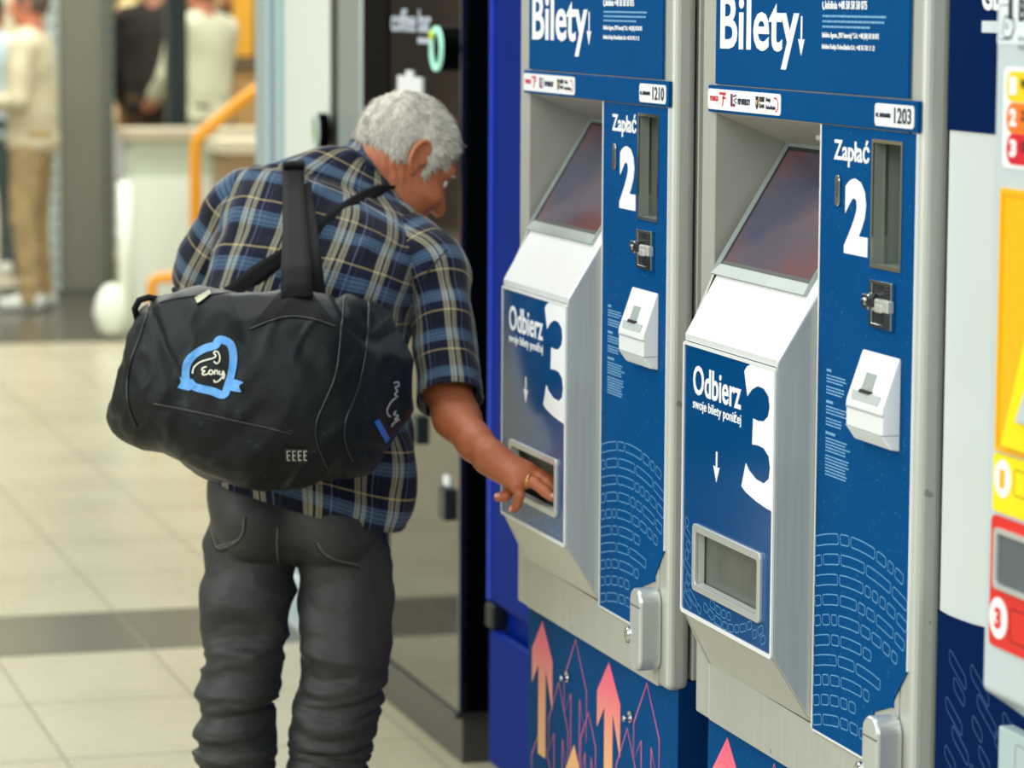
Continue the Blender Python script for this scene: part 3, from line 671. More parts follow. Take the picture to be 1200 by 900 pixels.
u0, z0 = lc(488, 52); u1, _ = lc(503, 52); z1 = lc(488, 43.5)[1]
bm = BM(); [box(bm, u0+(u1-u0)*i_/5+.002, u0+(u1-u0)*(i_+1)/5-.003, .0029, .0035, z0+.003, z1-(.003 if i_ % 2 else 0)) for i_ in range(5)]; obj('small_print', bm, mat('lit_lettering', (205, 216, 236)), RC)['kind'] = 'stuff'
ud, zd = lc(511, 57, -.04)
bm = BM(); prism(bm, circle(ud, zd, .050, 32), -.036, .004); hub = obj('dispenser_knob', bm, BLACKG, RC, bevel=.004)
bm = BM(); ring(bm, circle(ud, zd, .050, 32), circle(ud, zd, .038, 32), -.043, -.036)
t = NT('lit_green_ring'); co = t.coord('Object'); s = t.n('ShaderNodeSeparateXYZ'); t.L.new(co, s.inputs[0])
t.set(lin((150, 214, 190)), .4); t.b.inputs['Emission Color'].default_value = (*lin((170, 230, 205)), 1); t.b.inputs['Emission Strength'].default_value = .5
obj('lit_ring', bm, t.m, hub)
bm = BM(); prism(bm, circle(ud-.03, zd+.030, .011, 14), -.046, -.040); obj('yellow_light', bm, mat('yellow_lamp', (220, 232, 40), .4), hub)
u0, z0 = lc(466, 130); u1, z1 = lc(493, 91); um = (u0+u1)/2
bm = BM(); box(bm, u0, u1, -.001, .004, z0, z1); box(bm, um-.03, um+.02, -.001, .004, z1, z1+.014); obj('notice', bm, PLABEL, RC)
u0, z0 = lc(519, 606); u1, z1 = lc(527, 574)
bm = BM(); box(bm, u0, u1, -.012, .004, z0, z1); obj('door_lock', bm, mat('dark_teal_plastic', (12, 30, 34), .3), RC, bevel=.002)
bm = BM(); box(bm, u0+.01, u1-.01, -.002, .004, z1+.006, z1+.028); obj('lock_label', bm, PLABEL, RC)
u0, z0 = lc(488, 518); u1, z1 = lc(494, 488)
bm = BM(); box(bm, u0, u1, -.012, .004, z0, z1); obj('door_handle', bm, mat('dark_teal_plastic', (12, 30, 34)), RC, bevel=.002)

# ------------------------------------------------------------------ white kiosk beyond it
KY = 8.96
RK = empty('white_kiosk', (1.965, KY, 0), -math.pi/2)
tag(RK, 'white panelled kiosk with a silver edge standing left of the coffee machine', 'kiosk')
WK = mat('bright_white_panel', (232, 240, 232), .35, 0, .03, 4)
bm = BM(); box(bm, 0, .90, .03, .7, .0, 2.1); obj('body', bm, mat('kiosk_grey', (150, 158, 154), .4, .2), RK)
bm = BM(); box(bm, .0, .52, 0, .03, .17, 2.1); obj('front_panel', bm, WK, RK, bevel=.004)
bm = BM(); box(bm, .0, .70, -.01, .03, .0, .15); bp_ = obj('base_panel', bm, mat('ice_white_panel', (206, 222, 222), .35), RK, bevel=.004)
rs = random.Random(5); bm = BM()
for k in range(9):
    u = .05
    while u < .5:
        l = .01+.03*rs.random(); box(bm, u, u+l, -.0106, -.01, .135-k*.0125, .139-k*.0125); u += l+.006
obj('small_print', bm, mat('pale_print', (160, 182, 188), .5), bp_)['kind'] = 'stuff'
bm = BM(); box(bm, .525, .645, .008, .03, .17, 2.1); obj('dark_reveal', bm, mat('dark_bronze', (42, 36, 32), .3), RK)
bm = BM(); box(bm, .65, .90, -.004, .03, .0, 2.1); obj('silver_stile', bm, mat('kiosk_silver', (172, 184, 180), .3, .4, .04), RK, bevel=.01, seg=3)
u, z = KY-onX(379, 155, 1.95)[1], onX(379, 155, 1.95)[2]
bm = BM(); prism(bm, circle(u, z, .035, 24, .05), -.035, -.003); bd = obj('round_badge', bm, BLACKG, RK, bevel=.004)
bm = BM(); ring(bm, circle(u, z, .035, 24, .05), circle(u, z, .026, 24, .04), -.040, -.034); obj('badge_rim', bm, mat('badge_white', (220, 236, 228), .35), bd)
bm = BM(); prism(bm, circle(u, z, .02, 18, .032), -.037, -.034); obj('badge_centre', bm, mat('badge_green', (120, 150, 30), .4), bd)

# glass partition with two slim metal posts
RG = empty('glass_partition', (1.97, 9.34, 0), -math.pi/2)
tag(RG, 'glass partition held by two slim silver posts left of the white kiosk', 'partition')
PST = mat('pale_blue_aluminium', (186, 208, 212), .3, .3, .04)
for a, b in ((.06, .205), (.325, .345)):
    bm = BM(); box(bm, a, b, -.02, .02, 0, 2.2); obj('post', bm, PST, RG, bevel=.006)
t = NT('partition_glass'); t.set(lin((226, 236, 232)), .05); t.b.inputs['Alpha'].default_value = .18; GLASS = t.m
bm = BM(); box(bm, .205, .325, -.004, .004, .12, 2.15); obj('pane', bm, GLASS, RG)
bm = BM(); box(bm, .205, .325, -.012, .012, .02, .12); obj('bottom_rail', bm, PST, RG)
bm = BM(); box(bm, .205, .325, .3, .34, .0, 2.1); obj('reflection_strip', bm, mat('reflection_brown', (96, 74, 56), .5), RG)  # brown strip put in for a reflection between the posts
bm = BM(); box(bm, 2.72, 2.85, 1.0, 9.3, 0, 3.2); tag(obj('wall_right', bm, mat('hall_wall_grey', (120, 122, 116), .8, 0, .06, 2)), 'grey hall wall behind the row of machines', kind='structure')

# ------------------------------------------------------------------ far side of the hall
bm = BM(); box(bm, -9, 9, 24.0, 24.3, 0, 5.0)
tag(obj('wall_back', bm, mat('cream_wall', (226, 216, 182), .8, 0, .06, 1.2)), 'cream far wall of the hall', kind='structure')
bm = BM(); box(bm, -9.3, -9.0, -6, 24.3, 0, 3.0)
tag(obj('wall_left', bm, mat('warm_grey_wall', (150, 146, 132), .8, 0, .08, 1)), 'pale side wall of the hall', kind='structure')
# steel pillar
p0 = onY(62, 345, 19.1); p1 = onY(138, 345, 19.1)
RP = empty('steel_pillar', ((p0[0]+p1[0])/2, 19.2, 0))
tag(RP, 'riveted grey steel pillar with a pale left flange near the beige man', 'pillar')
hw = (p1[0]-p0[0])/2
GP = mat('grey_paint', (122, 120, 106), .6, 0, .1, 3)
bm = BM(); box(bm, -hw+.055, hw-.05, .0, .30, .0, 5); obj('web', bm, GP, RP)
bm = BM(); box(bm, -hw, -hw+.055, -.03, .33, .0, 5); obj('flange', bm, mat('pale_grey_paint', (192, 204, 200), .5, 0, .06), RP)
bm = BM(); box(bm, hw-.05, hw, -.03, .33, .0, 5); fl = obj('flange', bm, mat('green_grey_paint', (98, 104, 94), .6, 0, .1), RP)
bm = BM(); prism(bm, circle(0, 0, .013, 8), -.045, -.03); me = None
for sx in (-hw+.028, hw-.025):
    for k in range(24):
        if me is None:
            o = obj('rivet', bm, GP, RP); me = o.data
        else: o = link('rivet', me, None, RP)
        o.location = (sx, 0, .12+k*.085)
bm = BM(); box(bm, -hw-.03, hw+.03, -.08, .38, .0, .03); obj('foot_plate', bm, mat('dark_grey_paint', (84, 86, 78), .5), RP)
# low wall with slabs
RL = empty('low_wall', (2.93, 17.0, 0)); tag(RL, 'low white rendered wall with a stone coping behind the yellow handrail', 'wall')
WR = mat('white_render', (238, 244, 228), .8, 0, .04, 2)
bm = BM(); box(bm, 0, 1.6, .0, .3, 0, .80); obj('render', bm, WR, RL)
bm = BM(); box(bm, 0, 1.6, .02, .3, .80, .985); obj('upper_band', bm, mat('pale_green_band', (200, 208, 188), .7, 0, .05), RL)
for k in range(2):
    bm = BM(); box(bm, -.03+.82*k, .78+.82*k, -.03, .34, .985, 1.045); obj('coping_slab', bm, mat('beige_coping', (186, 174, 148), .7, 0, .08), RL, bevel=.006)
pa = onY(264, 180, 16.6); pb = onY(330, 216, 16.6)
RBx = empty('planter', (pa[0], 16.55, 0)); tag(RBx, 'brown wooden planter box with pale lid in front of the low wall', 'planter')
bm = BM(); box(bm, 0, .9, 0, .38, .0, pa[2]); obj('box', bm, mat('brown_boards', (150, 122, 84), .7, 0, .15), RBx)
bm = BM(); box(bm, -.03, .92, -.02, .40, pa[2], pa[2]+.07); obj('lid', bm, mat('pale_lid', (206, 196, 168), .6), RBx, bevel=.005)
# white post with a round foot left of the wall
pb = onY(147, 300, 16.6)
RW = empty('white_post', (pb[0], 16.6, 0)); tag(RW, 'short white post with a bulging foot between pillar and low wall', 'post')
bm = BM(); tube(bm, [(0, 0, .05), (0, 0, .80)], .035, 16); obj('shaft', bm, WR, RW, True)
bm = BM(); tube(bm, [(-.07, 0, .02), (-.07, 0, .06), (-.07, 0, .14), (-.07, 0, .22), (-.07, 0, .27), (-.07, 0, .285)], [.05, .075, .095, .075, .04, .01], 18); obj('foot', bm, WR, RW, True)
# yellow handrails
YR = mat('yellow_rail_paint', (240, 158, 10), .4, 0, .04)
RH = empty('handrail', onY(228, 395, 15.0)*np.array([1, 1, 0])); tag(RH, 'tall yellow handrail bending up to the right beside the low wall', 'handrail', 'yellow handrails')
o0 = onY(228, 395, 15.0)*np.array([1, 1, 0]); P = [onY(x, y, 15.0)-o0 for x, y in ((229, 172), (231, 164), (237, 156), (250, 146), (275, 124), (312, 97), (350, 66), (400, 26))]
bm = BM(); tube(bm, [(P[0][0], 0, 0)]+P, .028, 12); obj('rail', bm, YR, RH, True)
bm = BM(); tube(bm, [(P[0][0], 0, 0), (P[0][0], 0, .012)], .06, 16); obj('foot_flange', bm, YR, RH, True)
o0 = onY(178, 395, 14.6)*np.array([1, 1, 0]); RH = empty('handrail', o0); tag(RH, 'low yellow rail loop just left of the man, above the bag', 'handrail', 'yellow handrails')
P = [onY(x, y, 14.6)-o0 for x, y in ((178, 352), (178, 334), (181, 328), (188, 325.5), (205, 325), (245, 325), (252, 328), (255, 336))]
bm = BM(); tube(bm, [(P[0][0], 0, 0)]+P+[(P[-1][0], 0, 0)], .024, 12); obj('rail', bm, YR, RH, True)
# dark column standing behind the wall, wood clad shop front, banner, counter
pd = onY(209, 150, 17.7)
RD = empty('dark_column', (pd[0], 17.7, 0)); tag(RD, 'slim blackish green column rising behind the low wall', 'column')
bm = BM(); box(bm, -.055, .055, 0, .11, 0, 3.4); obj('shaft', bm, mat('green_black_paint', (20, 36, 36), .4), RD, bevel=.01)
bm = BM(); box(bm, -.09, .09, -.03, .14, 0, .03); obj('base_plate', bm, mat('green_black_paint', (20, 36, 36)), RD)
pf = onY(140, 0, 23.5)
RS = empty('shop_front', (pf[0], 23.4, 0)); tag(RS, 'wood panelled shop front at the back of the hall', 'shop front')
cols = [(176, 138, 84), (150, 108, 62), (186, 150, 96), (132, 92, 54), (170, 124, 70), (160, 118, 66), (214, 206, 170), (206, 214, 176)]
wd = .26
for k in range(8):
    bm = BM(); box(bm, k*wd+.006, (k+1)*wd-.006, 0, .05, .0, 3.2); obj('panel', bm, mat('shop_panel_%s' % 'abcdefgh'[k], cols[k], .6, 0, .15, 3), RS, bevel=.004)
bm = BM(); box(bm, -.02, 8*wd+.02, .05, .3, 0, 3.3); obj('carcass', bm, mat('shop_carcass', (110, 84, 52), .7), RS)
RS2 = empty('shop_front', (-6.0, 23.5, 0)); tag(RS2, 'dark brown panelled front added across the hall to darken the coffee machine reflection', 'shop front')  # unseen front, added so the coffee machine glass mirrors something dark
for k in range(12):
    bm = BM(); box(bm, k*.45+.008, (k+1)*.45-.008, 0, .05, .0, 3.4); obj('panel', bm, mat('mirrored_brown_%d' % (k % 3), ((62, 46, 36), (86, 62, 46), (48, 40, 36))[k % 3], .6, 0, .2, 3), RS2, bevel=.004)
bm = BM(); box(bm, -.02, 5.42, .05, .3, 0, 3.5); obj('carcass', bm, mat('shop_carcass', (110, 84, 52)), RS2)
pn_ = onY(285, 60, 20.5)
RN = empty('banner', (pn_[0], 20.5, 0)); tag(RN, 'tall amber yellow banner on a stand at the back, right of the people', 'banner')
z0 = onY(285, 66, 20.5)[2]
bm = BM(); box(bm, -.065, .065, -.004, .004, z0, 2.2); obj('cloth', bm, mat('amber_cloth', (244, 178, 56), .7, 0, .05), RN)
bm = BM(); tube(bm, [(0, .01, 0), (0, .01, 2.25)], .012, 8); box(bm, -.15, .15, -.1, .12, 0, .02); obj('stand', bm, DSTEEL, RN)
pc = onY(268, 72, 19.6)
RQ = empty('counter', (pc[0], 19.4, 0)); tag(RQ, 'light wood counter behind the handrail at the back', 'counter')
bm = BM(); box(bm, 0, .9, 0, .5, 0, pc[2]-.04); obj('body', bm, mat('light_wood', (190, 148, 92), .6, 0, .15, 4), RQ)
bm = BM(); box(bm, -.03, .93, -.03, .53, pc[2]-.04, pc[2]); obj('top', bm, mat('dark_wood_top', (92, 78, 58), .5), RQ)
# ------------------------------------------------------------------ implicit surfaces (for bodies and cloth)
class Field:
    def __init__(s, lo, hi, h):
        s.lo = np.array(lo, float); s.h = h; s.n = np.ceil((np.array(hi)-s.lo)/h).astype(int)+1
        s.F = np.full(s.n, .2, np.float32)
        s.ax = [s.lo[i]+np.arange(s.n[i])*h for i in range(3)]
    def region(s, lo, hi):
        a = np.maximum(np.floor((np.array(lo)-s.lo)/s.h).astype(int), 0); b = np.minimum(np.ceil((np.array(hi)-s.lo)/s.h).astype(int)+1, s.n)
        if (b <= a).any(): return None, None
        sl = tuple(slice(a[i], b[i]) for i in range(3))
        return sl, (s.ax[0][sl[0]][:, None, None], s.ax[1][sl[1]][None, :, None], s.ax[2][sl[2]][None, None, :])
    def put(s, lo, hi, fn, k, mode='add'):
        m = k+4*s.h; sl, g = s.region(np.array(lo)-m, np.array(hi)+m)
        if sl is None: return
        d = fn(*g).astype(np.float32); F = s.F[sl]
        if mode == 'add':
            h_ = np.maximum(k-np.abs(F-d), 0)/max(k, 1e-6); s.F[sl] = np.minimum(F, d)-h_*h_*k*.25
        else:
            d = -d; h_ = np.maximum(k-np.abs(F-d), 0)/max(k, 1e-6); s.F[sl] = np.maximum(F, d)+h_*h_*k*.25
    def cone(s, a, b, ra, rb, k=.01, mode='add', flat=None):
        a = np.array(a, float); b = np.array(b, float); r = max(ra, rb); ab = b-a; L2 = ab@ab+1e-12
        def fn(x, y, z):
            px, py, pz = x-a[0], y-a[1], z-a[2]
            t = np.clip((px*ab[0]+py*ab[1]+pz*ab[2])/L2, 0, 1)
            qx, qy, qz = px-t*ab[0], py-t*ab[1], pz-t*ab[2]
            if flat is not None:   # (axis, factor): wider along axis
                n, f = flat; c = qx*n[0]+qy*n[1]+qz*n[2]; c2 = c/f
                return np.sqrt(np.maximum(qx*qx+qy*qy+qz*qz-c*c+c2*c2, 0))-(ra+t*(rb-ra))
            return np.sqrt(qx*qx+qy*qy+qz*qz)-(ra+t*(rb-ra))
        e = r*(flat[1] if flat is not None else 1)
        s.put(np.minimum(a, b)-e, np.maximum(a, b)+e, fn, k, mode)
    def chain(s, P, R, k=.01, kj=.012, flat=None):
        for i in range(len(P)-1): s.cone(P[i], P[i+1], R[i], R[i+1], k if i == 0 else kj, flat=flat)
    def ell(s, c, axes, r, k=.01, mode='add'):
        c = np.array(c, float); A = np.array(axes, float); r = np.array(r, float)
        def fn(x, y, z):
            px, py, pz = x-c[0], y-c[1], z-c[2]
            q = [px*A[i][0]+py*A[i][1]+pz*A[i][2] for i in range(3)]
            k0 = np.sqrt(sum((q[i]/r[i])**2 for i in range(3))); k1 = np.sqrt(sum((q[i]/r[i]**2)**2 for i in range(3)))+1e-9
            return k0*(k0-1)/k1
        e = np.sqrt(((A*r[:, None])**2).sum(0)); s.put(c-e, c+e, fn, k, mode)
    def mesh(s):
        F = s.F; S = F < 0; n = F.shape
        cnt = np.zeros(tuple(v-1 for v in n), np.int8)
        for o in np.ndindex(2, 2, 2): cnt += S[o[0]:n[0]-1+o[0], o[1]:n[1]-1+o[1], o[2]:n[2]-1+o[2]]
        act = (cnt > 0) & (cnt < 8); I = np.argwhere(act); idx = -np.ones(act.shape, np.int64); idx[act] = np.arange(len(I))
        pos = np.zeros((len(I), 3)); num = np.zeros(len(I))
        for ax in range(3):
            oth = [a for a in range(3) if a != ax]
            for o in np.ndindex(2, 2):
                p0 = I.copy(); p0[:, oth[0]] += o[0]; p0[:, oth[1]] += o[1]; p1 = p0.copy(); p1[:, ax] += 1
                a = F[p0[:, 0], p0[:, 1], p0[:, 2]]; b = F[p1[:, 0], p1[:, 1], p1[:, 2]]; m = (a < 0) != (b < 0)
                t = np.where(m, a/(a-b+1e-12), 0); q = p0.astype(float); q[:, ax] += t; pos[m] += q[m]; num[m] += 1
        V = s.lo+pos/num[:, None]*s.h; faces = []
        for ax in range(3):
            b_, c_ = (ax+1) % 3, (ax+2) % 3
            s0 = [slice(None)]*3; s1 = [slice(None)]*3; s0[ax] = slice(0, -1); s1[ax] = slice(1, None)
            E0, E1 = S[tuple(s0)], S[tuple(s1)]; ed = np.argwhere(E0 != E1)
            ok = (ed[:, b_] > 0) & (ed[:, c_] > 0) & (ed[:, b_] < n[b_]-1) & (ed[:, c_] < n[c_]-1); ed = ed[ok]
            def cell(db, dc):
                e = ed.copy(); e[:, b_] -= db; e[:, c_] -= dc; return idx[e[:, 0], e[:, 1], e[:, 2]]
            q = np.stack([cell(1, 1), cell(0, 1), cell(0, 0), cell(1, 0)], -1)
            ins = E0[ed[:, 0], ed[:, 1], ed[:, 2]]; q[~ins] = q[~ins][:, ::-1]; faces.append(q)
        return V, np.concatenate(faces)
def vnoise(P):
    """smooth value noise, P (n, 3) -> about -1..1"""
    i = np.floor(P).astype(np.int64); f = P-i; f = f*f*(3-2*f); out = 0
    for o in np.ndindex(2, 2, 2):
        q = i+np.array(o); h = (q[:, 0]*73856093) ^ (q[:, 1]*19349663) ^ (q[:, 2]*83492791); h = (h ^ (h >> 13))*1274126177; h = (h ^ (h >> 16)) & 0xffff
        w = np.prod([f[:, a] if o[a] else 1-f[:, a] for a in range(3)], axis=0); out = out+w*(h/32767.5-1)
    return out
def vnorm(V, F):
    n = np.zeros_like(V); fn = np.cross(V[F[:, 2]]-V[F[:, 0]], V[F[:, 3]]-V[F[:, 1]])
    for k in range(4): np.add.at(n, F[:, k], fn)
    return n/(np.linalg.norm(n, axis=1)[:, None]+1e-12)
def relax(V, F, it=2, w=.5):
    for _ in range(it):
        a = np.zeros_like(V); c = np.zeros(len(V))
        for k in range(4):
            np.add.at(a, F[:, k], V[F[:, (k+1) % 4]]+V[F[:, k-1]]); np.add.at(c, F[:, k], 2)
        V = V*(1-w)+w*a/np.maximum(c, 1)[:, None]
    return V
def unit(v): v = np.array(v, float); return v/np.linalg.norm(v)

SKIN = None
def skin_mat(name, c, c2):
    t = NT(name); co = t.coord(); n1 = t.noise(14, co, 4); n2 = t.noise(120, co, 2)
    c_ = t.mix(n1, lin(c), lin(c2)); c_ = t.mix(t.math('MULTIPLY', t.math('GREATER_THAN', n2, .66), .22), c_, lin(tuple(v*.72 for v in c)))
    t.set(c_, .48); t.b.inputs['Subsurface Weight'].default_value = .08; t.b.inputs['Subsurface Radius'].default_value = (.012, .005, .003)
    t.bump(t.noise(90, co, 3), .25, .002); return t.m
SKIN = skin_mat('weathered_skin', (160, 88, 54), (192, 114, 76))

def finger(F, base, dirs, lens, r, k=.006):
    P = [np.array(base, float)]
    for d, l in zip(dirs, lens): P.append(P[-1]+unit(d)*l)
    F.chain(P, [r*1.08, r, r*.94, r*.78][:len(P)], k, .004); return P

# ------------------------------------------------------------------ people in the background
def person(label, x, y, head, height, skin, top, bottom, hair, arms, lift=0.0, shoe=(214, 214, 206), long_sleeve=True, group=None):
    """head = facing angle; arms = for (right, left): elbow and wrist offsets (side, forward, up) from the shoulder"""
    R_ = empty('person', (x, y, lift), head); tag(R_, label, 'person', group)
    s = height/1.75; E3 = np.eye(3)   # local: x right, y forward, z up
    sk = skin_mat('skin_'+label[:12].replace(' ', '_'), skin, tuple(min(255, v*1.1) for v in skin))
    B = Field((-.5*s, -.35*s, .55*s), (.5*s, .6*s, 1.82*s), .0085)
    B.ell((0, .0, 1.645*s), E3, (.076*s, .097*s, .105*s), .01); B.ell((0, .035*s, 1.58*s), E3, (.058*s, .065*s, .075*s), .03)
    B.cone((0, .10*s, 1.635*s), (0, .122*s, 1.60*s), .010*s, .016*s, .012)
    for sg in (-1, 1):
        B.ell((sg*.078*s, -.005, 1.63*s), E3, (.011*s, .02*s, .032*s), .004); B.ell((sg*.032*s, .108*s, 1.648*s), E3, (.016*s, .018*s, .011*s), .008, 'sub')
    B.cone((-.022*s, .098*s, 1.555*s), (.022*s, .098*s, 1.555*s), .007*s, .007*s, .006)
    B.cone((0, -.015*s, 1.42*s), (0, -.005, 1.58*s), .062*s, .055*s, .03); B.ell((0, 0, 1.25*s), E3, (.17*s, .1*s, .25*s), .05)
    T = Field((-.55*s, -.4*s, .75*s), (.55*s, .6*s, 1.58*s), .012)
    T.ell((0, 0, 1.30*s), E3, (.195*s, .125*s, .22*s), .03); T.ell((0, .0, 1.05*s), E3, (.185*s, .135*s, .22*s), .08); T.cone((-.13*s, 0, 1.42*s), (.13*s, 0, 1.42*s), .07*s, .07*s, .06)
    T.ell((0, 0, .9*s), E3, (.19*s, .14*s, .10*s), .05)
    for sg, (el, wr) in zip((1, -1), arms):
        sh = np.array((sg*.185*s, 0, 1.41*s)); e = sh+np.array(el)*s; w = e+np.array(wr)*s
        B.chain([sh, e, w], [.05*s, .042*s, .027*s], .02); d = unit(w-e); side = unit(np.cross(d, (0, 0, 1))+1e-6)
        hd = w+d*.085*s; B.cone(w, hd, .026*s, .032*s, .02, flat=(side, 1.3))
        for f in range(4):
            a = hd+side*(f-1.5)*.019*s; finger(B, a-d*.01, (d, d+np.array((0, 0, -.3)), d+np.array((0, 0, -.8))), (.035*s*(1-.12*abs(f-1.3)), .024*s, .018*s), .0095*s)
        finger(B, w+d*.03*s-side*sg*.025*s, (d-side*sg*.8, d-side*sg*.2), (.035*s, .03*s), .011*s)
        T.chain([sh, e]+([e+(w-e)*.85] if long_sleeve else []), [.068*s, .058*s, .044*s], .04)
    V, F = B.mesh(); raw('body', V, F, sk, R_, True)
    V, F = T.mesh(); N = vnorm(V, F); V = V+N*(vnoise(V*np.array([14, 14, 9]))*.008)[:, None]
    raw('shirt', V, F, mat('cloth_%d_%d_%d' % top, top, .9, 0, .12, 8), R_, True)
    L = Field((-.35*s, -.3*s, .0), (.35*s, .35*s, 1.08*s), .013)
    L.ell((0, -.01, .93*s), E3, (.175*s, .13*s, .13*s), .05)
    for sg in (-1, 1): L.chain([(sg*.09*s, 0, .85*s), (sg*.10*s, .02, .48*s), (sg*.11*s, -.02, .07*s)], [.098*s, .072*s, .06*s], .03)
    V, F = L.mesh(); N = vnorm(V, F); V = V+N*(vnoise(V*np.array([11, 11, 20]))*.007)[:, None]
    raw('trousers', V, F, mat('cloth_%d_%d_%d' % bottom, bottom, .9, 0, .12, 8), R_, True)
    Hh = Field((-.12*s, -.15*s, 1.55*s), (.12*s, .12*s, 1.80*s), .009)
    Hh.ell((0, -.006, 1.652*s), E3, (.083*s, .103*s, .112*s), .01); Hh.ell((0, .105*s, 1.615*s), E3, (.12*s, .075*s, .075*s), .01, 'sub'); Hh.ell((0, .03, 1.53*s), E3, (.12*s, .15*s, .07*s), .01, 'sub')
    V, F = Hh.mesh(); V = V+vnorm(V, F)*(vnoise(V*60)*.003)[:, None]; raw('hair', V, F, mat('hair_%d' % hair[0], hair, .7, 0, .3, 60), R_, True)
    for sg in (-1, 1):
        Sh = Field((-.3*s, -.25*s, 0), (.3*s, .35*s, .14*s), .009); cx = sg*.11*s
        Sh.cone((cx, -.05*s, .045), (cx, .13*s, .035), .045*s, .036*s, .01); Sh.cone((cx, -.04*s, .07), (cx, .0, .09), .045*s, .04*s, .02); Sh.put((-.3, -.3, -.1), (.3, .4, .004), lambda x, y, z: (z-.003)+0*x+0*y, .004, 'sub')
        V, F = Sh.mesh(); raw('shoe', V, F, mat('shoe_%d' % shoe[0], shoe, .6), R_, True)
    return R_
def pxpos(px, Y): d = pray(px, 200); return d[0]/d[1]*Y
relaxed = (((.04, .02, -.28), (.0, .10, -.23)), ((-.04, .02, -.28), (.0, .10, -.23)))
person('man in beige shirt and tan trousers standing left of the steel pillar', pxpos(38, 18.3), 18.3, 1.15, 1.80, (206, 128, 98), (216, 204, 170), (174, 148, 104), (90, 78, 66),
       (((.06, -.02, -.28), (-.10, .22, -.04)), ((-.06, .0, -.28), (.08, .22, -.02))))
person('person in pale top and dark trousers at the far left edge', pxpos(-8, 20.6), 20.6, -.6, 1.74, (200, 120, 96), (196, 212, 214), (62, 74, 70), (50, 44, 40),
       (((.05, .03, -.28), (-.04, .20, -.08)), ((-.05, .02, -.28), (.02, .2, -.06))))
person('person in cream shirt behind the low wall, right of the dark column', pxpos(239, 18.9), 18.9, .5, 1.72, (196, 124, 100), (212, 208, 178), (70, 62, 54), (74, 60, 48),
       (((.03, .08, -.27), (-.08, .22, -.14)), ((-.03, .08, -.27), (.08, .22, -.14))), .16)
person('person in dark jacket behind the low wall, left of the dark column', pxpos(183, 19.6), 19.6, -.4, 1.78, (198, 140, 112), (52, 44, 40), (96, 72, 46), (54, 46, 40), relaxed, .16)
person('person in dark brown coat behind the cream shirt', pxpos(272, 21.4), 21.4, 2.6, 1.74, (190, 130, 100), (76, 56, 40), (60, 50, 44), (60, 48, 36), relaxed, .16)
person('fair haired person in beige top half hidden by the steel pillar', pxpos(152, 20.9), 20.9, 2.2, 1.55, (222, 164, 132), (226, 204, 158), (206, 204, 206), (222, 196, 140),
       (((.06, .04, -.26), (.0, .2, -.10)), ((-.06, .04, -.26), (.0, .2, -.10))), .16)
bm = BM(); box(bm, 3.3, 5.6, 17.42, 23.3, 0, .16); obj('raised_floor', bm, STONE, floor)
# ------------------------------------------------------------------ the man at the ticket machine
D0 = 5.55
def P(px, py, dd=0.0): return at(px, py, D0+dd)
MAN0 = P(318, 1205, .05)*np.array([1, 1, 0])
MAN = empty('person', MAN0, 0)
tag(MAN, 'grey haired man in plaid shirt bending to the ticket machine, black bag on his back', 'person')
def mraw(name, V, F, m, parent=MAN, smooth=True): return raw(name, np.asarray(V)-MAN0, F, m, parent, smooth)
def bvh(V, F): return BVHTree.FromPolygons([Vector(v) for v in V], [list(map(int, f)) for f in F])
def cast(tree, px, py, off=.0015):
    d = Vector(unit(pray(px, py))); h = tree.ray_cast(Vector(EYEP), d)
    if h[0] is None: h = tree.find_nearest(Vector(P(px, py, -.2)))
    n = h[1]; n = n if n.dot(d) < 0 else -n
    return np.array(h[0]+n*off)
def loft(C, A, B_, ns=96, nr=140, ex=2.3, uvw=1.25, close=True):
    """rings: centre C, half axes A (right) and B=(towards camera, away) ; smooth along the rings"""
    k = len(C); tt = np.linspace(0, k-1, nr)
    def cat(Q):
        Q = np.array(Q, float); i = np.clip(np.floor(tt).astype(int), 0, k-2); f = (tt-i)[:, None]
        p0, p1, p2, p3 = Q[np.maximum(i-1, 0)], Q[i], Q[i+1], Q[np.minimum(i+2, k-1)]
        return .5*(2*p1+(p2-p0)*f+(2*p0-5*p1+4*p2-p3)*f*f+(3*p1-p0-3*p2+p3)*f**3)
    c, a, bn, bf = cat(C), cat(A), cat([b[0] for b in B_]), cat([b[1] for b in B_])
    th = np.linspace(0, 2*math.pi, ns, endpoint=False)+math.pi/2
    cs, sn = np.cos(th), np.sin(th); ca = np.sign(cs)*np.abs(cs)**(2/ex); sa = np.sign(sn)*np.abs(sn)**(2/ex)
    V = c[:, None]+a[:, None]*ca[None, :, None]+np.where(sa[None, :, None] < 0, bn[:, None]*-sa[None, :, None], bf[:, None]*sa[None, :, None])
    return V
def grid_faces(nr, ns):
    i, j = np.meshgrid(np.arange(nr-1), np.arange(ns), indexing='ij'); j2 = (j+1) % ns
    return np.stack([i*ns+j, i*ns+j2, (i+1)*ns+j2, (i+1)*ns+j], -1).reshape(-1, 4)
def grid_mesh(name, G, m, parent, org, uv=None, flip=False):
    nr, ns = G.shape[:2]; F = grid_faces(nr, ns)
    if flip: F = F[:, ::-1]
    me = bpy.data.meshes.new(name); me.from_pydata([tuple(map(float, v)) for v in (G.reshape(-1, 3)-org)], [], F.tolist()); me.update()
    if uv is not None:
        L = me.uv_layers.new(name='UVMap'); U_, V_ = uv; data = np.zeros((len(F)*4, 2))
        i = F//ns; j = F % ns; uu = U_[i, j].copy(); vv = V_[i, j]
        wrap = (j.max(1)-j.min(1)) > ns//2
        for k in range(4):
            q = wrap & (j[:, k] == 0); uu[q, k] += U_[i[q, k], ns-1]+(U_[i[q, k], ns-1]-U_[i[q, k], ns-2])-U_[i[q, k], 0]
        data[:, 0] = uu.reshape(-1); data[:, 1] = vv.reshape(-1); L.data.foreach_set('uv', data.reshape(-1))
    return link(name, me, m, parent, True)
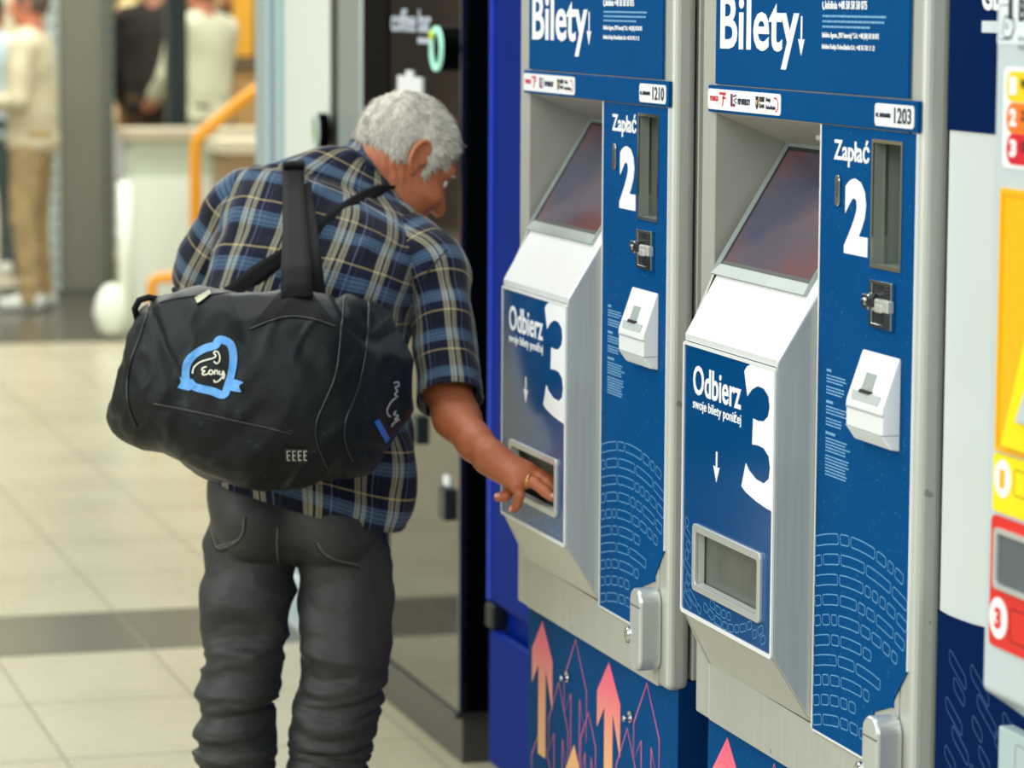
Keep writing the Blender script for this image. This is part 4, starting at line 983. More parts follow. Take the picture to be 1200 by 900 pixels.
def gnorm(G):
    du = np.roll(G, -1, 1)-np.roll(G, 1, 1); dv = np.gradient(G, axis=0); n = np.cross(du, dv); return n/(np.linalg.norm(n, axis=2)[..., None]+1e-9)

# plaid cloth, drawn in the cloth's own metres
t = NT('plaid_cotton'); uvn = t.n('ShaderNodeUVMap'); uvn.uv_map = 'UVMap'; s = t.n('ShaderNodeSeparateXYZ'); t.L.new(uvn.outputs[0], s.inputs[0])
fu = t.math('FRACT', t.math('MULTIPLY', s.outputs[0], 1/.074)); fv = t.math('FRACT', t.math('MULTIPLY', s.outputs[1], 1/.070))
K = lambda *c: lin(c)
cu_ = t.ramp(fu, [(0, K(10, 14, 34)), (.22, K(168, 162, 138)), (.28, K(104, 100, 86)), (.30, K(176, 170, 146)), (.37, K(16, 30, 30)), (.42, K(172, 166, 142)), (.48, K(104, 100, 86)), (.50, K(170, 164, 140)), (.54, K(10, 14, 36)), (.70, K(118, 122, 160)), (.725, K(12, 16, 40)), (.84, K(60, 60, 88)), (.86, K(8, 12, 32))], 'CONSTANT')
cv_ = t.ramp(fv, [(0, K(8, 12, 30)), (.22, K(26, 46, 74)), (.26, K(76, 104, 134)), (.31, K(32, 56, 84)), (.33, K(86, 116, 144)), (.40, K(32, 54, 80)), (.42, K(88, 118, 146)), (.49, K(32, 56, 84)), (.51, K(82, 110, 140)), (.56, K(12, 18, 44)), (.78, K(186, 166, 118)), (.815, K(8, 12, 30))], 'CONSTANT')
ck = t.n('ShaderNodeTexChecker'); t.L.new(t.scaled(uvn.outputs[0], (700, 700, 1)), ck.inputs['Vector']); ck.inputs['Scale'].default_value = 1.0
c_ = t.mix(t.math('MULTIPLY_ADD', ck.outputs['Fac'], .5, .25), cu_, cv_)
c_ = t.mix(1.0, c_, (.98, .98, .98), 'MULTIPLY')
t.set(c_, .85); t.b.inputs['Specular IOR Level'].default_value = .2; t.b.inputs['Sheen Weight'].default_value = .1
t.bump(t.noise(60, t.coord(), 3), .25, .003); PLAID = t.m

# shirt: rings from hem to neck (left px, right px, depth, near thickness, far thickness, tilt)
SR = [((236, 552), (477, 620), .0, .140, .135, .0), ((235, 520), (487, 565), .0, .142, .14, .0), ((232, 460), (483, 490), .0, .148, .14, .0), ((228, 400), (480, 425), .01, .150, .14, .05),
      ((234, 335), (490, 370), .03, .145, .135, .1), ((250, 285), (503, 325), .05, .132, .125, .2), ((262, 237), (511, 304), .075, .112, .11, .32), ((279, 207), (503, 279), .10, .090, .09, .45),
      ((305, 199), (480, 251), .12, .074, .08, .42), ((364, 184), (464, 232), .135, .066, .07, .59), ((402, 182), (453, 225), .14, .060, .06, .62)]
C, A, B_ = [], [], []
for (l, r, dd, tb, tf, ti) in SR:
    Lp, Rp = P(l[0], l[1], dd), P(r[0], r[1], dd); C.append((Lp+Rp)/2); A.append((Rp-Lp)/2)
    bdir = HD*math.cos(ti)-HZ*math.sin(ti); B_.append((-bdir*tb, bdir*tf))
G = loft(C, A, B_, 150, 190, 2.35)
N_ = gnorm(G)
sg = np.sign(((N_*(G-G.mean(1, keepdims=True))).sum(2)).mean()); N_ = N_*sg
nr, ns = G.shape[:2]
vv = np.linspace(0, 1, nr)[:, None]; fl = G.reshape(-1, 3)
lx = fl@HR; lz = fl[:, 2]; ld = fl@HD
fold = vnoise(np.stack([lx*16+lz*5, ld*16, lz*5], -1))*.011+vnoise(np.stack([lx*34-lz*14, ld*34, lz*13], -1))*.005+vnoise(np.stack([lx*9+lz*16, ld*9, lz*14], -1))*.008
fold = fold.reshape(nr, ns)*np.where(vv > .8, .35, 1)*np.clip(1.5-vv, .5, 1.3)
hemw = np.exp(-(vv/.06)**2)*vnoise(np.stack([np.linspace(0, 9, ns)]*3, -1))[None]*.006
G = G+N_*(fold+hemw)[..., None]
clen = np.linalg.norm(np.diff(G, axis=0, prepend=G[:1]), axis=2); Vv = np.cumsum(clen.mean(1))[:, None]+0*G[..., 0]
U_ = (np.arange(ns)/ns*1.06)[None]+0*G[..., 0]
U_ = U_+.012*np.sin(Vv*9); Vv = Vv+.010*np.sin(U_*11)
SHIRT_V, SHIRT_F = G.reshape(-1, 3), grid_faces(nr, ns)
inner = G[0]-N_[0]*.004+HZ*.02; G2 = np.concatenate([inner[None], (G[0]-N_[0]*.003)[None], G]); uvU = np.concatenate([U_[:1], U_[:1], U_]); uvV = np.concatenate([Vv[:1]-.02, Vv[:1], Vv])
shirt = grid_mesh('shirt', G2, PLAID, MAN, MAN0, (uvU, uvV), flip=sg > 0)
def sleeve(name, pts, nr=90, ns=72, seed=0, offu=0.0):
    """pts: (px, py, dd, radius across, radius in depth)"""
    c = np.array([P(*p[:3]) for p in pts]); A = []; B2 = []
    for i in range(len(pts)):
        ax = unit(c[min(i+1, len(c)-1)]-c[max(i-1, 0)]); b = unit(HD-ax*(HD@ax)); a = unit(np.cross(ax, b))
        if a@HR < 0: a = -a
        A.append(a*pts[i][3]); B2.append((-b*pts[i][4], b*pts[i][4]))
    G = loft(c, A, B2, ns, nr, 2.2); N_ = gnorm(G); s_ = np.sign((N_*(G-G.mean(1, keepdims=True))).sum(2).mean()); N_ = N_*s_
    f = G.reshape(-1, 3); q = np.stack([f@HR*18+seed, f@HD*18, f[:, 2]*26], -1)
    G = G+N_*(vnoise(q)*.0045+vnoise(q*np.array([2.2, 2.2, 1.3])+9)*.002).reshape(nr, ns)[..., None]
    Vv = np.cumsum(np.linalg.norm(np.diff(G, axis=0, prepend=G[:1]), axis=2).mean(1))[:, None]+0*G[..., 0]
    U_ = (np.arange(ns)/ns*(2*math.pi*np.mean([(p[3]+p[4])/2 for p in pts])))[None]+0*G[..., 0]+offu
    e = G[-1]-N_[-1]*.004; ax = unit(c[-1]-c[-2]); G2 = np.concatenate([G, (e)[None], (e-ax*.03)[None]])
    U2 = np.concatenate([U_, U_[-1:], U_[-1:]]); V2 = np.concatenate([Vv, Vv[-1:], Vv[-1:]-.03])
    o = grid_mesh(name, G2, PLAID, MAN, MAN0, (U2, V2), flip=s_ > 0); return o, G
slR, GR = sleeve('sleeve', [(474, 278, .09, .046, .066), (497, 297, .07, .054, .080), (510, 318, .05, .058, .085), (517, 355, .035, .052, .080), (522, 400, .01, .053, .076), (526, 440, -.01, .054, .073), (528, 469, -.03, .0555, .071)], offu=.03)
slL, GL_ = sleeve('sleeve', [(330, 236, .10, .030, .040), (300, 232, .105, .050, .062), (284, 243, .11, .058, .075), (264, 275, .13, .058, .078), (247, 306, .15, .055, .075), (233, 336, .17, .050, .070)], seed=5, offu=.01)
# collar: a folded band round the neck
cr = [((403, 188), (456, 232), .136, .054, .058, .62), ((407, 181), (459, 223), .146, .051, .054, .62), ((411, 174), (461, 214), .155, .048, .050, .62)]
def collar(rs, off):
    C, A, B_ = [], [], []
    for (l, r, dd, tb, tf, ti) in rs:
        Lp, Rp = P(l[0], l[1], dd), P(r[0], r[1], dd); C.append((Lp+Rp)/2); A.append((Rp-Lp)/2*(1+off)); bdir = HD*math.cos(ti)-HZ*math.sin(ti); B_.append((-bdir*tb*(1+off), bdir*tf*(1+off)))
    return loft(C, A, B_, 90, 14, 2.1)
Go, Gi = collar(cr, .12), collar(cr, .02)
# outer leaf flares a little over the shirt
Go[:6] += (Go[:6]-Go[:6].mean(1, keepdims=True))*np.linspace(.12, 0, 6)[:, None, None]
GC = np.concatenate([Go, Gi[::-1]]); ncr, ncs = GC.shape[:2]
N_ = gnorm(GC); GC = GC+vnoise((GC.reshape(-1, 3))*22).reshape(ncr, ncs)[..., None]*(GC-GC.mean(1, keepdims=True))*.05
VC = (np.concatenate([np.linspace(0, .035, 14), np.linspace(.035, .07, 14)])+.012)[:, None]+0*GC[..., 0]; UC = (np.arange(ncs)/ncs*.42)[None]+0*GC[..., 0]
grid_mesh('collar', GC, PLAID, MAN, MAN0, (UC, VC))
# raised seams: yoke, armhole and hem stitching
tree_s = bvh(SHIRT_V, SHIRT_F)
def seam_on(tree, pix, r, off=.0005, step=5):
    pts = []
    for (x0, y0), (x1, y1) in zip(pix, pix[1:]):
        n = max(2, int(math.hypot(x1-x0, y1-y0)/step))
        for k in range(n): pts.append(cast(tree, x0+(x1-x0)*k/n, y0+(y1-y0)*k/n, off))
    pts.append(cast(tree, *pix[-1], off)); q = np.array(pts)
    for _ in range(2): q[1:-1] = (q[:-2]+2*q[1:-1]+q[2:])/4
    bm = BM(); tube(bm, list(q), r, 6); bmesh.ops.translate(bm, vec=tuple(-MAN0), verts=bm.verts); return bm

# ------------------------------------------------------------------ his body: head, neck, arms and hands in one surface
hc = P(472, 187, .16); sc_ = .95
yw, pt_ = math.radians(27), math.radians(33)
fh = HR*math.cos(yw)+HD*math.sin(yw); HF = unit(fh*math.cos(pt_)-HZ*math.sin(pt_)); HU = unit(fh*math.sin(pt_)+HZ*math.cos(pt_)); HS = np.cross(HF, HU)   # HS = his right
AX = np.array([HF, HS, HU])
def H(f, s_, u): return hc+(HF*f+HS*s_+HU*u)*sc_
allp = np.array([P(640, 620, -.3), P(205, 90, .5), P(650, 90, .45), P(205, 600, -.1), P(400, 600, .35), P(655, 560, -.25), P(300, 300, .6)])
BF = Field(allp.min(0)-.03, allp.max(0)+.03, .0030)
s_ = sc_
BF.ell(H(-.005, 0, .025), AX, np.array((.094, .074, .088))*s_, .01)
BF.ell(H(.028, 0, -.045), AX, np.array((.066, .060, .080))*s_, .03)
BF.ell(H(.062, 0, -.098), AX, np.array((.030, .030, .022))*s_, .025)
BF.ell(H(.02, 0, -.075), AX, np.array((.05, .056, .04))*s_, .02)
BF.ell(H(.074, 0, .022), AX, np.array((.018, .050, .014))*s_, .02)
BF.cone(H(.090, 0, .002), H(.112, 0, -.040), .008*s_, .0125*s_, .010)
for sg_ in (-1, 1):
    BF.cone(H(.100, sg_*.010, -.043), H(.092, sg_*.013, -.044), .007, .006, .006)
    BF.ell(H(.060, sg_*.046, -.032), AX, np.array((.026, .020, .020))*s_, .02)
    BF.ell(H(.092, sg_*.033, .000), AX, np.array((.016, .018, .011))*s_, .010, 'sub')
    BF.ell(H(-.010, sg_*.0775, .005), AX, np.array((.0148, .007, .025))*s_, .004)
    BF.ell(H(-.007, sg_*.086, .008), AX, np.array((.0092, .0075, .0165))*s_, .003, 'sub')
    hel = [(-.010+.0162*math.cos(a), sg_*(.0800+.0055*(1-math.cos(a))/2), .007+.0275*math.sin(a)) for a in np.radians(np.arange(25, 272, 13))]
    BF.chain([H(*p) for p in hel], [.0038]*len(hel), .003, .002)
    BF.ell(H(-.006, sg_*.079, -.021), AX, (.0078, .0055, .0088), .005)
    BF.cone(H(.006, sg_*.078, .000), H(.005, sg_*.077, .008), .0042, .004, .004)
BF.cone(H(.082, -.024, -.070), H(.082, .024, -.070), .0075, .0075, .006); BF.cone(H(.091, -.022, -.0715), H(.091, .022, -.0715), .0028, .0028, .003, 'sub')
BF.cone(H(-.036, 0, -.040), P(440, 212, .150), .048, .043, .025); BF.cone(H(.0, 0, -.085), P(446, 232, .16), .040, .044, .03)
BF.cone(H(-.012, .048, -.045), P(456, 226, .12), .011, .012, .012)
BF.cone(P(440, 212, .150), P(416, 280, .12), .043, .062, .02)
BF.cone(P(412, 290, .10), P(372, 440, .02), .08, .105, .05); BF.cone(P(325, 262, .12), P(462, 304, .10), .034, .03, .03)
# right arm
el = P(521, 446, .0); wr = P(574, 536, -.135); md = P(535, 489, -.05)
BF.chain([P(492, 306, .07), P(518, 390, .02), el, md, P(557, 519, -.105), wr], [.034, .042, .041, .0365, .0280, .0240], .03, .02)
pal = {'index': P(619, 550, -.145), 'middle': P(617, 555, -.163), 'ring': P(612, 562, -.176), 'pinky': P(604, 568, -.184)}
for n_, r_ in (('index', .0125), ('middle', .0135), ('ring', .013), ('pinky', .0125)): BF.cone(wr, pal[n_], .021, r_, .016)
BF.cone(P(588, 550, -.14), P(606, 560, -.165), .020, .018, .015)
def fing(pts, r): BF.chain([np.array(p) for p in pts], [r*1.06, r, r*.93, r*.80], .006, .003)
fing([pal['ring'], P(627, 566, -.186), P(639, 576, -.196), P(647.5, 583, -.203)], .0095)
fing([pal['middle'], P(632, 560, -.170), P(643, 567, -.180), P(650, 574, -.186)], .0095)
fing([pal['index'], P(634, 556, -.150), P(645, 563, -.160), P(650, 568, -.168)], .0092)
fing([pal['pinky'], P(609, 580, -.187), P(606, 591, -.180), P(602.5, 596.5, -.172)], .0085)
fing([P(590, 552, -.128), P(600, 572, -.145), P(593, 581, -.158), P(584, 583, -.160)], .0098)
# left arm, bent forward in front of him
BF.chain([P(300, 250, .11), P(262, 280, .14), P(240, 322, .17), P(262, 372, .25), P(300, 400, .36)], [.040, .042, .040, .036, .028], .03, .02)
lw = P(300, 400, .36); dl = unit(P(330, 405, .46)-lw); sl_ = unit(np.cross(dl, HZ))
for f in range(4):
    b_ = lw+dl*.085+sl_*(f-1.5)*.020; BF.cone(lw, b_, .019, .0125, .014); finger(BF, b_, (dl, dl-HZ*.6, -HZ-dl*.3), (.038, .025, .02), .0088)
finger(BF, lw+dl*.03-sl_*.02, (dl-sl_*.8, dl-sl_*.2, dl), (.035, .03, .02), .010)
V, F = BF.mesh(); V = relax(V, F, 1, .4)
N_ = vnorm(V, F)
cre = vnoise(V*np.array([60, 60, 60]))*.0006+vnoise(V*140)*.0003
nk = np.exp(-(np.linalg.norm(V-P(458, 208, .09), axis=1)/.04)**2); cre = cre+nk*.0012*np.sin((V@HR)*420+vnoise(V*30)*2)
V = V+N_*cre[:, None]
body = mraw('body', V, F, SKIN); tree_b = bvh(V, F)
# eyes, brows, nails, ring
t = NT('eye_white'); t.set(lin((222, 220, 214)), .15); EYEM = t.m
for sg_ in (-1, 1):
    e = Field(H(.078, sg_*.033, -.001)-.02, H(.078, sg_*.033, -.001)+.02, .002); e.ell(H(.0745, sg_*.033, -.001), AX, (.0110, .0110, .0110), .002); ve, fe = e.mesh(); eo = mraw('eye', ve, fe, EYEM)
    e = Field(H(.087, sg_*.033, -.003)-.01, H(.087, sg_*.033, -.003)+.01, .001); e.ell(H(.0840, sg_*.033, -.003), AX, (.0028, .0055, .0055), .001); ve, fe = e.mesh(); raw('iris', ve-MAN0, fe, mat('dark_iris', (44, 50, 56), .1), eo, True)
    bm = BM(); tube(bm, [H(.089, sg_*.014, .016)-MAN0, H(.090, sg_*.034, .021)-MAN0, H(.078, sg_*.054, .015)-MAN0], [.003, .0042, .002], 8); obj('eyebrow', bm, mat('grey_brow', (150, 142, 130), .8, 0, .3, 300), MAN, True)
NAIL = mat('fingernail_pink', (226, 160, 140), .25, 0, .05)
for a_, b_ in (((584, 583, -.160), (593, 581, -.158)), ((602.5, 596.5, -.172), (606, 591, -.18)), ((647.5, 583, -.203), (639, 576, -.196))):
    tip = P(*a_); d_ = unit(tip-P(*b_)); up_ = unit(-FW*.6+HZ*.6-d_*((-FW*.6+HZ*.6)@d_)); sd = np.cross(d_, up_)
    e = Field(tip-.02, tip+.02, .0012); e.ell(tip+up_*.0060+d_*.001, np.array([d_, sd, up_]), (.0062, .0050, .0022), .001); ve, fe = e.mesh(); mraw('fingernail', ve, fe, NAIL)
rp = P(627, 566, -.186)*.55+pal['ring']*.45; rd = unit(P(627, 566, -.186)-pal['ring']); x_ = unit(np.cross(rd, HZ)); y_ = np.cross(rd, x_)
bm = BM(); tube(bm, [rp+(x_*math.cos(a)+y_*math.sin(a))*.0108-MAN0 for a in np.linspace(0, 2*math.pi, 25)], .0019, 8, False)
obj('finger_ring', bm, mat('gold_ring', (232, 190, 110), .2, 1.0), MAN, True)['label'] = 'gold ring on the outstretched finger'
# hair: cap with short strands
HFd = Field(hc-.14, hc+.14, .0030)
HFd.ell(H(-.006, 0, .028), AX, np.array((.1015, .0805, .0945))*s_, .01)
HFd.ell(H(.130, 0, -.006), AX, np.array((.073, .2, .110))*s_, .012, 'sub')
HFd.ell(H(.045, 0, -.094), AX, np.array((.105, .2, .112))*s_, .010, 'sub')
HFd.ell(H(-.06, 0, -.104), AX, np.array((.09, .2, .085))*s_, .010, 'sub')
for sg_ in (-1, 1):
    HFd.cone(H(.024, sg_*.072, .03), H(.022, sg_*.067, -.016), .012, .006, .008); HFd.ell(H(-.012, sg_*.082, .006), AX, (.020, .014, .029), .004, 'sub')
V, F = HFd.mesh(); N_ = vnorm(V, F); V = relax(V, F, 1, .4)
q = np.stack([(V-hc)@HF*90, (V-hc)@HS*90, (V-hc)@HU*45], -1); V = V+N_*(vnoise(q)*.0022+vnoise(q*.35)*.003)[:, None]
t = NT('grey_hair'); co = t.coord(); n1 = t.noise(38, t.scaled(co, (1, 1, .6)), 4); n2 = t.noise(420, t.scaled(co, (1, 1, .35)), 2)
c_ = t.mix(n1, lin((112, 102, 86)), lin((206, 201, 188))); c_ = t.mix(n2, c_, lin((222, 219, 208))); c_ = t.mix(t.math('MULTIPLY', t.math('GREATER_THAN', t.noise(60, co, 3), .60), .35), c_, lin((110, 100, 84)))
t.set(c_, .6); HAIRM = t.m
hv = list(V); hf = [tuple(f) for f in F]
hair = mraw('hair', V, F, HAIRM)
sv, sf = [], []
out = ((V-H(-.006, 0, .028))*N_).sum(1) > 0
ids = np.where(out)[0]; pick = rng.choice(ids, 9000)
crown = H(-.075, 0, .075)
for i in pick:
    p = V[i]; n = N_[i]; fl_ = unit((p-crown)*1.0+HF*.02-HU*.04); tg = fl_-n*(fl_@n); tg = unit(tg+rng.normal(0, .25, 3)); d = unit(tg+n*.32); l = .009+.006*rng.random(); sd = unit(np.cross(d, n))*.0007
    l *= min(1, .25+np.linalg.norm(p-crown)/.05); k = len(sv); m_ = p+d*l*.55; tp = p+unit(d-n*.25)*l
    sv += [p-sd, p+sd, m_+sd*.8, m_-sd*.8, tp]; sf += [(k, k+1, k+2, k+3), (k+3, k+2, k+4)]
st_ = mraw('hair_strands', sv, sf, HAIRM, MAN, False); st_['kind'] = 'stuff'

# ------------------------------------------------------------------ trousers and shoes
t = NT('worn_grey_denim'); co = t.coord(); tw = t.noise(900, t.scaled(co, (1, 1, .3)), 1); bg = t.noise(7, co, 4)
c_ = t.mix(bg, lin((20, 22, 22)), lin((44, 46, 45))); c_ = t.mix(t.math('MULTIPLY', tw, .30), c_, lin((74, 76, 74)))
t.set(c_, .55); t.b.inputs['Specular IOR Level'].default_value = .4; t.bump(t.noise(30, t.scaled(co, (1, 1, 2.2)), 5), .45, .006); DENIM = t.m
lo = np.array([P(225, 1215, .25), P(470, 1215, -.25), P(225, 1215, -.25), P(470, 1215, .25)]).min(0); hi_ = np.array([P(225, 540, .25), P(470, 540, -.25), P(225, 540, -.2), P(470, 540, .25)]).max(0); lo[2] = .03; hi_[2] = 1.06
TF = Field(lo-.02, hi_, .0045); ZA = np.array([HR, HD, HZ])
TF.ell(P(350, 573, .02), ZA, (.156, .118, .125), .03)
for c0 in ((300, 606, -.042, .072), (394, 612, -.05, .072)): TF.ell(P(*c0[:3]), ZA, (c0[3]*.98, .085, c0[3]), .04)
LL = [(294, 640, .015, .079), (288.5, 700, .0, .0685), (286, 765, -.01, .0605), (279, 805, -.01, .0555), (277, 850, -.005, .0565), (272, 900, .0, .0545), (268, 1020, .03, .054), (266, 1165, .05, .053)]
RR = [(402, 645, .0, .078), (407, 700, -.02, .0690), (405, 765, -.03, .0635), (401, 800, -.03, .0585), (391, 850, -.02, .060), (384, 900, -.01, .0555), (372, 1020, .01, .054), (366, 1170, .03, .053)]
for S_ in (LL, RR): TF.chain([P(*q[:3]) for q in S_], [q[3] for q in S_], .010, .008)
V, F = TF.mesh(); V = relax(V, F, 1, .5); N_ = vnorm(V, F)
z = V[:, 2]; wx, wd = V@HR, V@HD
low = np.clip((.69-z)/.10, 0, 1)*np.clip((z-.10)/.05, 0, 1)*np.clip((z-.12)/.30, .25, 1); mid = np.clip((.86-z)/.10, 0, 1)*(1-low*.6)
w1 = vnoise(np.stack([wx*9, wd*9, z*9], -1))
rg = 1-np.abs(vnoise(np.stack([wx*7+3, wd*7, z*44+w1*1.6+wx*7], -1)))*2
rg2 = 1-np.abs(vnoise(np.stack([wx*10-5, wd*10+2, z*72-wx*12+w1*1.2], -1)))*2
dg = vnoise(np.stack([wx*10+z*11, wd*8, z*12-wx*9], -1)); dg2 = 1-np.abs(vnoise(np.stack([wx*8+z*14+4, wd*8, z*15-wx*6], -1)))*2
V = V+N_*(low*(rg*.0085+rg2*.0060)+mid*(dg*.005+np.maximum(dg2, 0)*.012)+(1-np.clip((.86-z)/.1, 0, 1))*dg*.003)[:, None]
V = relax(V, F, 1, .25)
trousers = mraw('trousers', V, F, DENIM); tree_t = bvh(V, F)
STITCH = mat('grey_stitching', (98, 98, 92), .7, 0, .1); DSEAM = mat('dark_seam', (22, 23, 23), .8)
for pix in ([(325, 618), (324, 640), (326, 661)], ): obj('back_seam', seam_on(tree_t, pix, .0014), STITCH, trousers, True)
for pix in ([(286, 606), (285, 626), (276, 636), (254, 645), (247, 618)], [(281, 632), (253, 641)], [(372, 636), (379, 649), (394, 656), (420, 662)]): obj('pocket_stitching', seam_on(tree_t, pix, .0013), STITCH, trousers, True)
for pix in ([(288, 606), (287, 628), (277, 639), (253, 648), (245, 618)], [(369, 636), (377, 652), (394, 660), (421, 666)]): obj('pocket_edge', seam_on(tree_t, pix, .0018, 0), DSEAM, trousers, True)
SHOE = mat('brown_leather', (70, 52, 40), .4, 0, .15)
for (px, py, dd), tw_ in (((266, 1170, .05), .1), ((366, 1176, .03), .35)):
    a = P(px, py, dd)*np.array([1, 1, 0]); d_ = unit(HD*math.cos(tw_)+HR*math.sin(tw_))
    Sf = Field(a-.3*np.array([1, 1, 0])-np.array([0, 0, .01]), a+np.array([.3, .3, .16]), .006)
    Sf.cone(a-d_*.05+HZ*.045, a+d_*.16+HZ*.035, .045, .038, .01, flat=(np.cross(d_, HZ), 1.15)); Sf.cone(a+HZ*.07, a+HZ*.10, .046, .042, .02); Sf.put(a-.3, a+np.array([.3, .3, .003]), lambda x, y, z: (z-.002)+0*x+0*y, .004, 'sub')
    vs, fs = Sf.mesh(); mraw('shoe', vs, fs, SHOE)

# stitching on the shirt
for pix in ([(352, 208), (400, 226), (440, 246), (474, 268), (492, 284)], ): obj('yoke_seam', seam_on(tree_s, pix, .0012), mat('pale_stitch', (150, 156, 160), .8), shirt, True)
tree_sl = bvh(GR.reshape(-1, 3), grid_faces(*GR.shape[:2]))
obj('armhole_seam', seam_on(tree_sl, [(481, 352), (490, 335), (505, 314), (524, 292)], .0016), mat('dark_seam', (22, 23, 23)), slR, True)
obj('cuff_seam', seam_on(tree_sl, [(489, 464), (510, 459), (535, 450), (559, 441)], .0010), mat('dark_seam', (22, 23, 23)), slR, True)
# ------------------------------------------------------------------ black sports bag on his back
BAG0 = P(310, 560, -.27)
t = NT('black_nylon'); co = t.coord(); n1 = t.noise(9, co, 4); wv = t.noise(1400, co, 1)
c_ = t.mix(n1, lin((7, 9, 11)), lin((20, 26, 29))); c_ = t.mix(t.math('MULTIPLY', t.math('GREATER_THAN', t.noise(34, co, 4), .66), .2), c_, lin((64, 72, 74)))
t.set(c_, t.math('MULTIPLY_ADD', n1, .2, .36)); t.b.inputs['Specular IOR Level'].default_value = .22
bh = t.math('ADD', t.math('MULTIPLY', t.noise(26, co, 5), 1.0), t.math('MULTIPLY', wv, .08)); t.bump(bh, .35, .006); NYLON = t.m
WEB = mat('black_webbing', (8, 9, 11), .75, 0, .2, 60, .15, Specular_IOR_Level=.25)
BAG = empty('sports_bag', BAG0); tag(BAG, 'black sports bag with a blue ribbon emblem slung across the grey haired man', 'bag')
SB = [((140, 446), (131, 466), -.22, -.16), ((156, 380), (127, 490), -.29, -.11), ((174, 354), (146, 512), -.335, -.09), ((206, 345), (184, 532), -.37, -.09), ((250, 338), (238, 560), -.395, -.10), ((300, 343), (290, 573), -.41, -.12), ((355, 346), (345, 573), -.41, -.135), ((394, 347), (392, 565), -.395, -.14),
      ((420, 348), (424, 552), -.365, -.145), ((444, 356), (448, 536), -.325, -.15), ((463, 376), (466, 508), -.27, -.15), ((477, 405), (479, 478), -.215, -.15), ((483, 432), (483, 452), -.185, -.16)]
C, A, B_ = [], [], []
for (tp, bt, f_, b_) in SB:
    f_, b_ = f_-.025, b_-.03
    m_ = (f_+b_)/2; T_, O_ = P(tp[0], tp[1], m_), P(bt[0], bt[1], m_); C.append((T_+O_)/2); A.append((T_-O_)/2)
    hd = unit(pray((tp[0]+bt[0])/2, (tp[1]+bt[1])/2)); B_.append((-hd*(b_-f_)/2, hd*(b_-f_)/2))
G = loft(C, A, B_, 130, 210, 2.7); N_ = gnorm(G); sg = np.sign((N_*(G-G.mean(1, keepdims=True))).sum(2).mean()); N_ = N_*sg
f = G.reshape(-1, 3); x_, z_, d_ = f@HR, f[:, 2], f@HD
h = vnoise(np.stack([x_*17+z_*3, d_*10, z_*6], -1))*.008
h += np.maximum(0, 1-np.abs(vnoise(np.stack([x_*13+z_*8, d_*6, z_*7-x_*5], -1)))*3.2)*-.007
h += np.maximum(0, 1-np.abs(vnoise(np.stack([x_*20-z_*14+7, d_*8, z_*12+x_*8], -1)))*3)*.004
h += vnoise(np.stack([x_*46, d_*30, z_*40], -1))*.0016
nr, ns = G.shape[:2]; h = h.reshape(nr, ns); tt = np.linspace(0, 1, nr)[:, None]
e_ = np.clip(tt/.05, 0, 1)*np.clip((1-tt)/.05, 0, 1); G = G+N_*(h*e_)[..., None]
cap0 = np.repeat(G[:1].mean(1, keepdims=True), ns, 1); cap1 = np.repeat(G[-1:].mean(1, keepdims=True), ns, 1)
G = np.concatenate([cap0, G, cap1])
grid_mesh('main_compartment', G, NYLON, BAG, BAG0, None, flip=sg > 0)
bagV, bagF = G.reshape(-1, 3), grid_faces(*G.shape[:2]); tree_g = bvh(bagV, bagF)
def on_bag(bm): bmesh.ops.translate(bm, vec=tuple(MAN0-BAG0), verts=bm.verts); return bm
def spline(pix, n=10, closed=False):
    Q = np.array(pix, float); k = len(Q); out = []
    for i in range(k if closed else k-1):
        p1, p2 = Q[i], Q[(i+1) % k]; p0 = Q[(i-1) % k] if closed or i > 0 else p1; p3 = Q[(i+2) % k] if closed or i+2 < k else p2
        for t_ in np.arange(n)/n: out.append(.5*(2*p1+(p2-p0)*t_+(2*p0-5*p1+4*p2-p3)*t_**2+(3*p1-p0-3*p2+p3)*t_**3))
    if not closed: out.append(Q[-1])
    return np.array(out)
PIPE = mat('black_piping', (18, 20, 22), .3)
for pix in ([(404, 349), (401, 372), (398, 405), (393, 440), (381, 470), (371, 495), (372, 520), (384, 548)], [(432, 353), (431, 380), (427, 420), (418, 460), (406, 490), (404, 515), (413, 540)], [(180, 473), (215, 480), (262, 490), (310, 501), (343, 509)], [(176, 356), (166, 390), (152, 430), (150, 470), (160, 500)], [(293, 386), (318, 376), (342, 371), (370, 375), (394, 383)]):
    obj('piping', on_bag(seam_on(tree_g, spline(pix, 6), .0021, .0008)), PIPE, BAG, True)
def decal(name, pix, m, off=.0012, parent=BAG, tree=None, org=None):
    """filled outline given in pixels, laid on the cloth; thickness .6 mm"""
    tree = tree or tree_g; org = BAG0 if org is None else org
    bm = BM(); v = [bm.verts.new((p[0], p[1], 0)) for p in pix]; f = bm.faces.new(v)
    bmesh.ops.triangulate(bm, faces=[f]); bmesh.ops.subdivide_edges(bm, edges=[e for e in bm.edges if e.calc_length() > 5], cuts=3, use_grid_fill=True)
    for v in bm.verts: v.co = Vector(cast(tree, v.co.x, v.co.y, off)-org)
    ex = bmesh.ops.extrude_face_region(bm, geom=bm.faces[:]); vs = [g for g in ex['geom'] if isinstance(g, bmesh.types.BMVert)]
    bmesh.ops.translate(bm, vec=tuple(-FW*.0006), verts=vs); return obj(name, bm, m, parent)
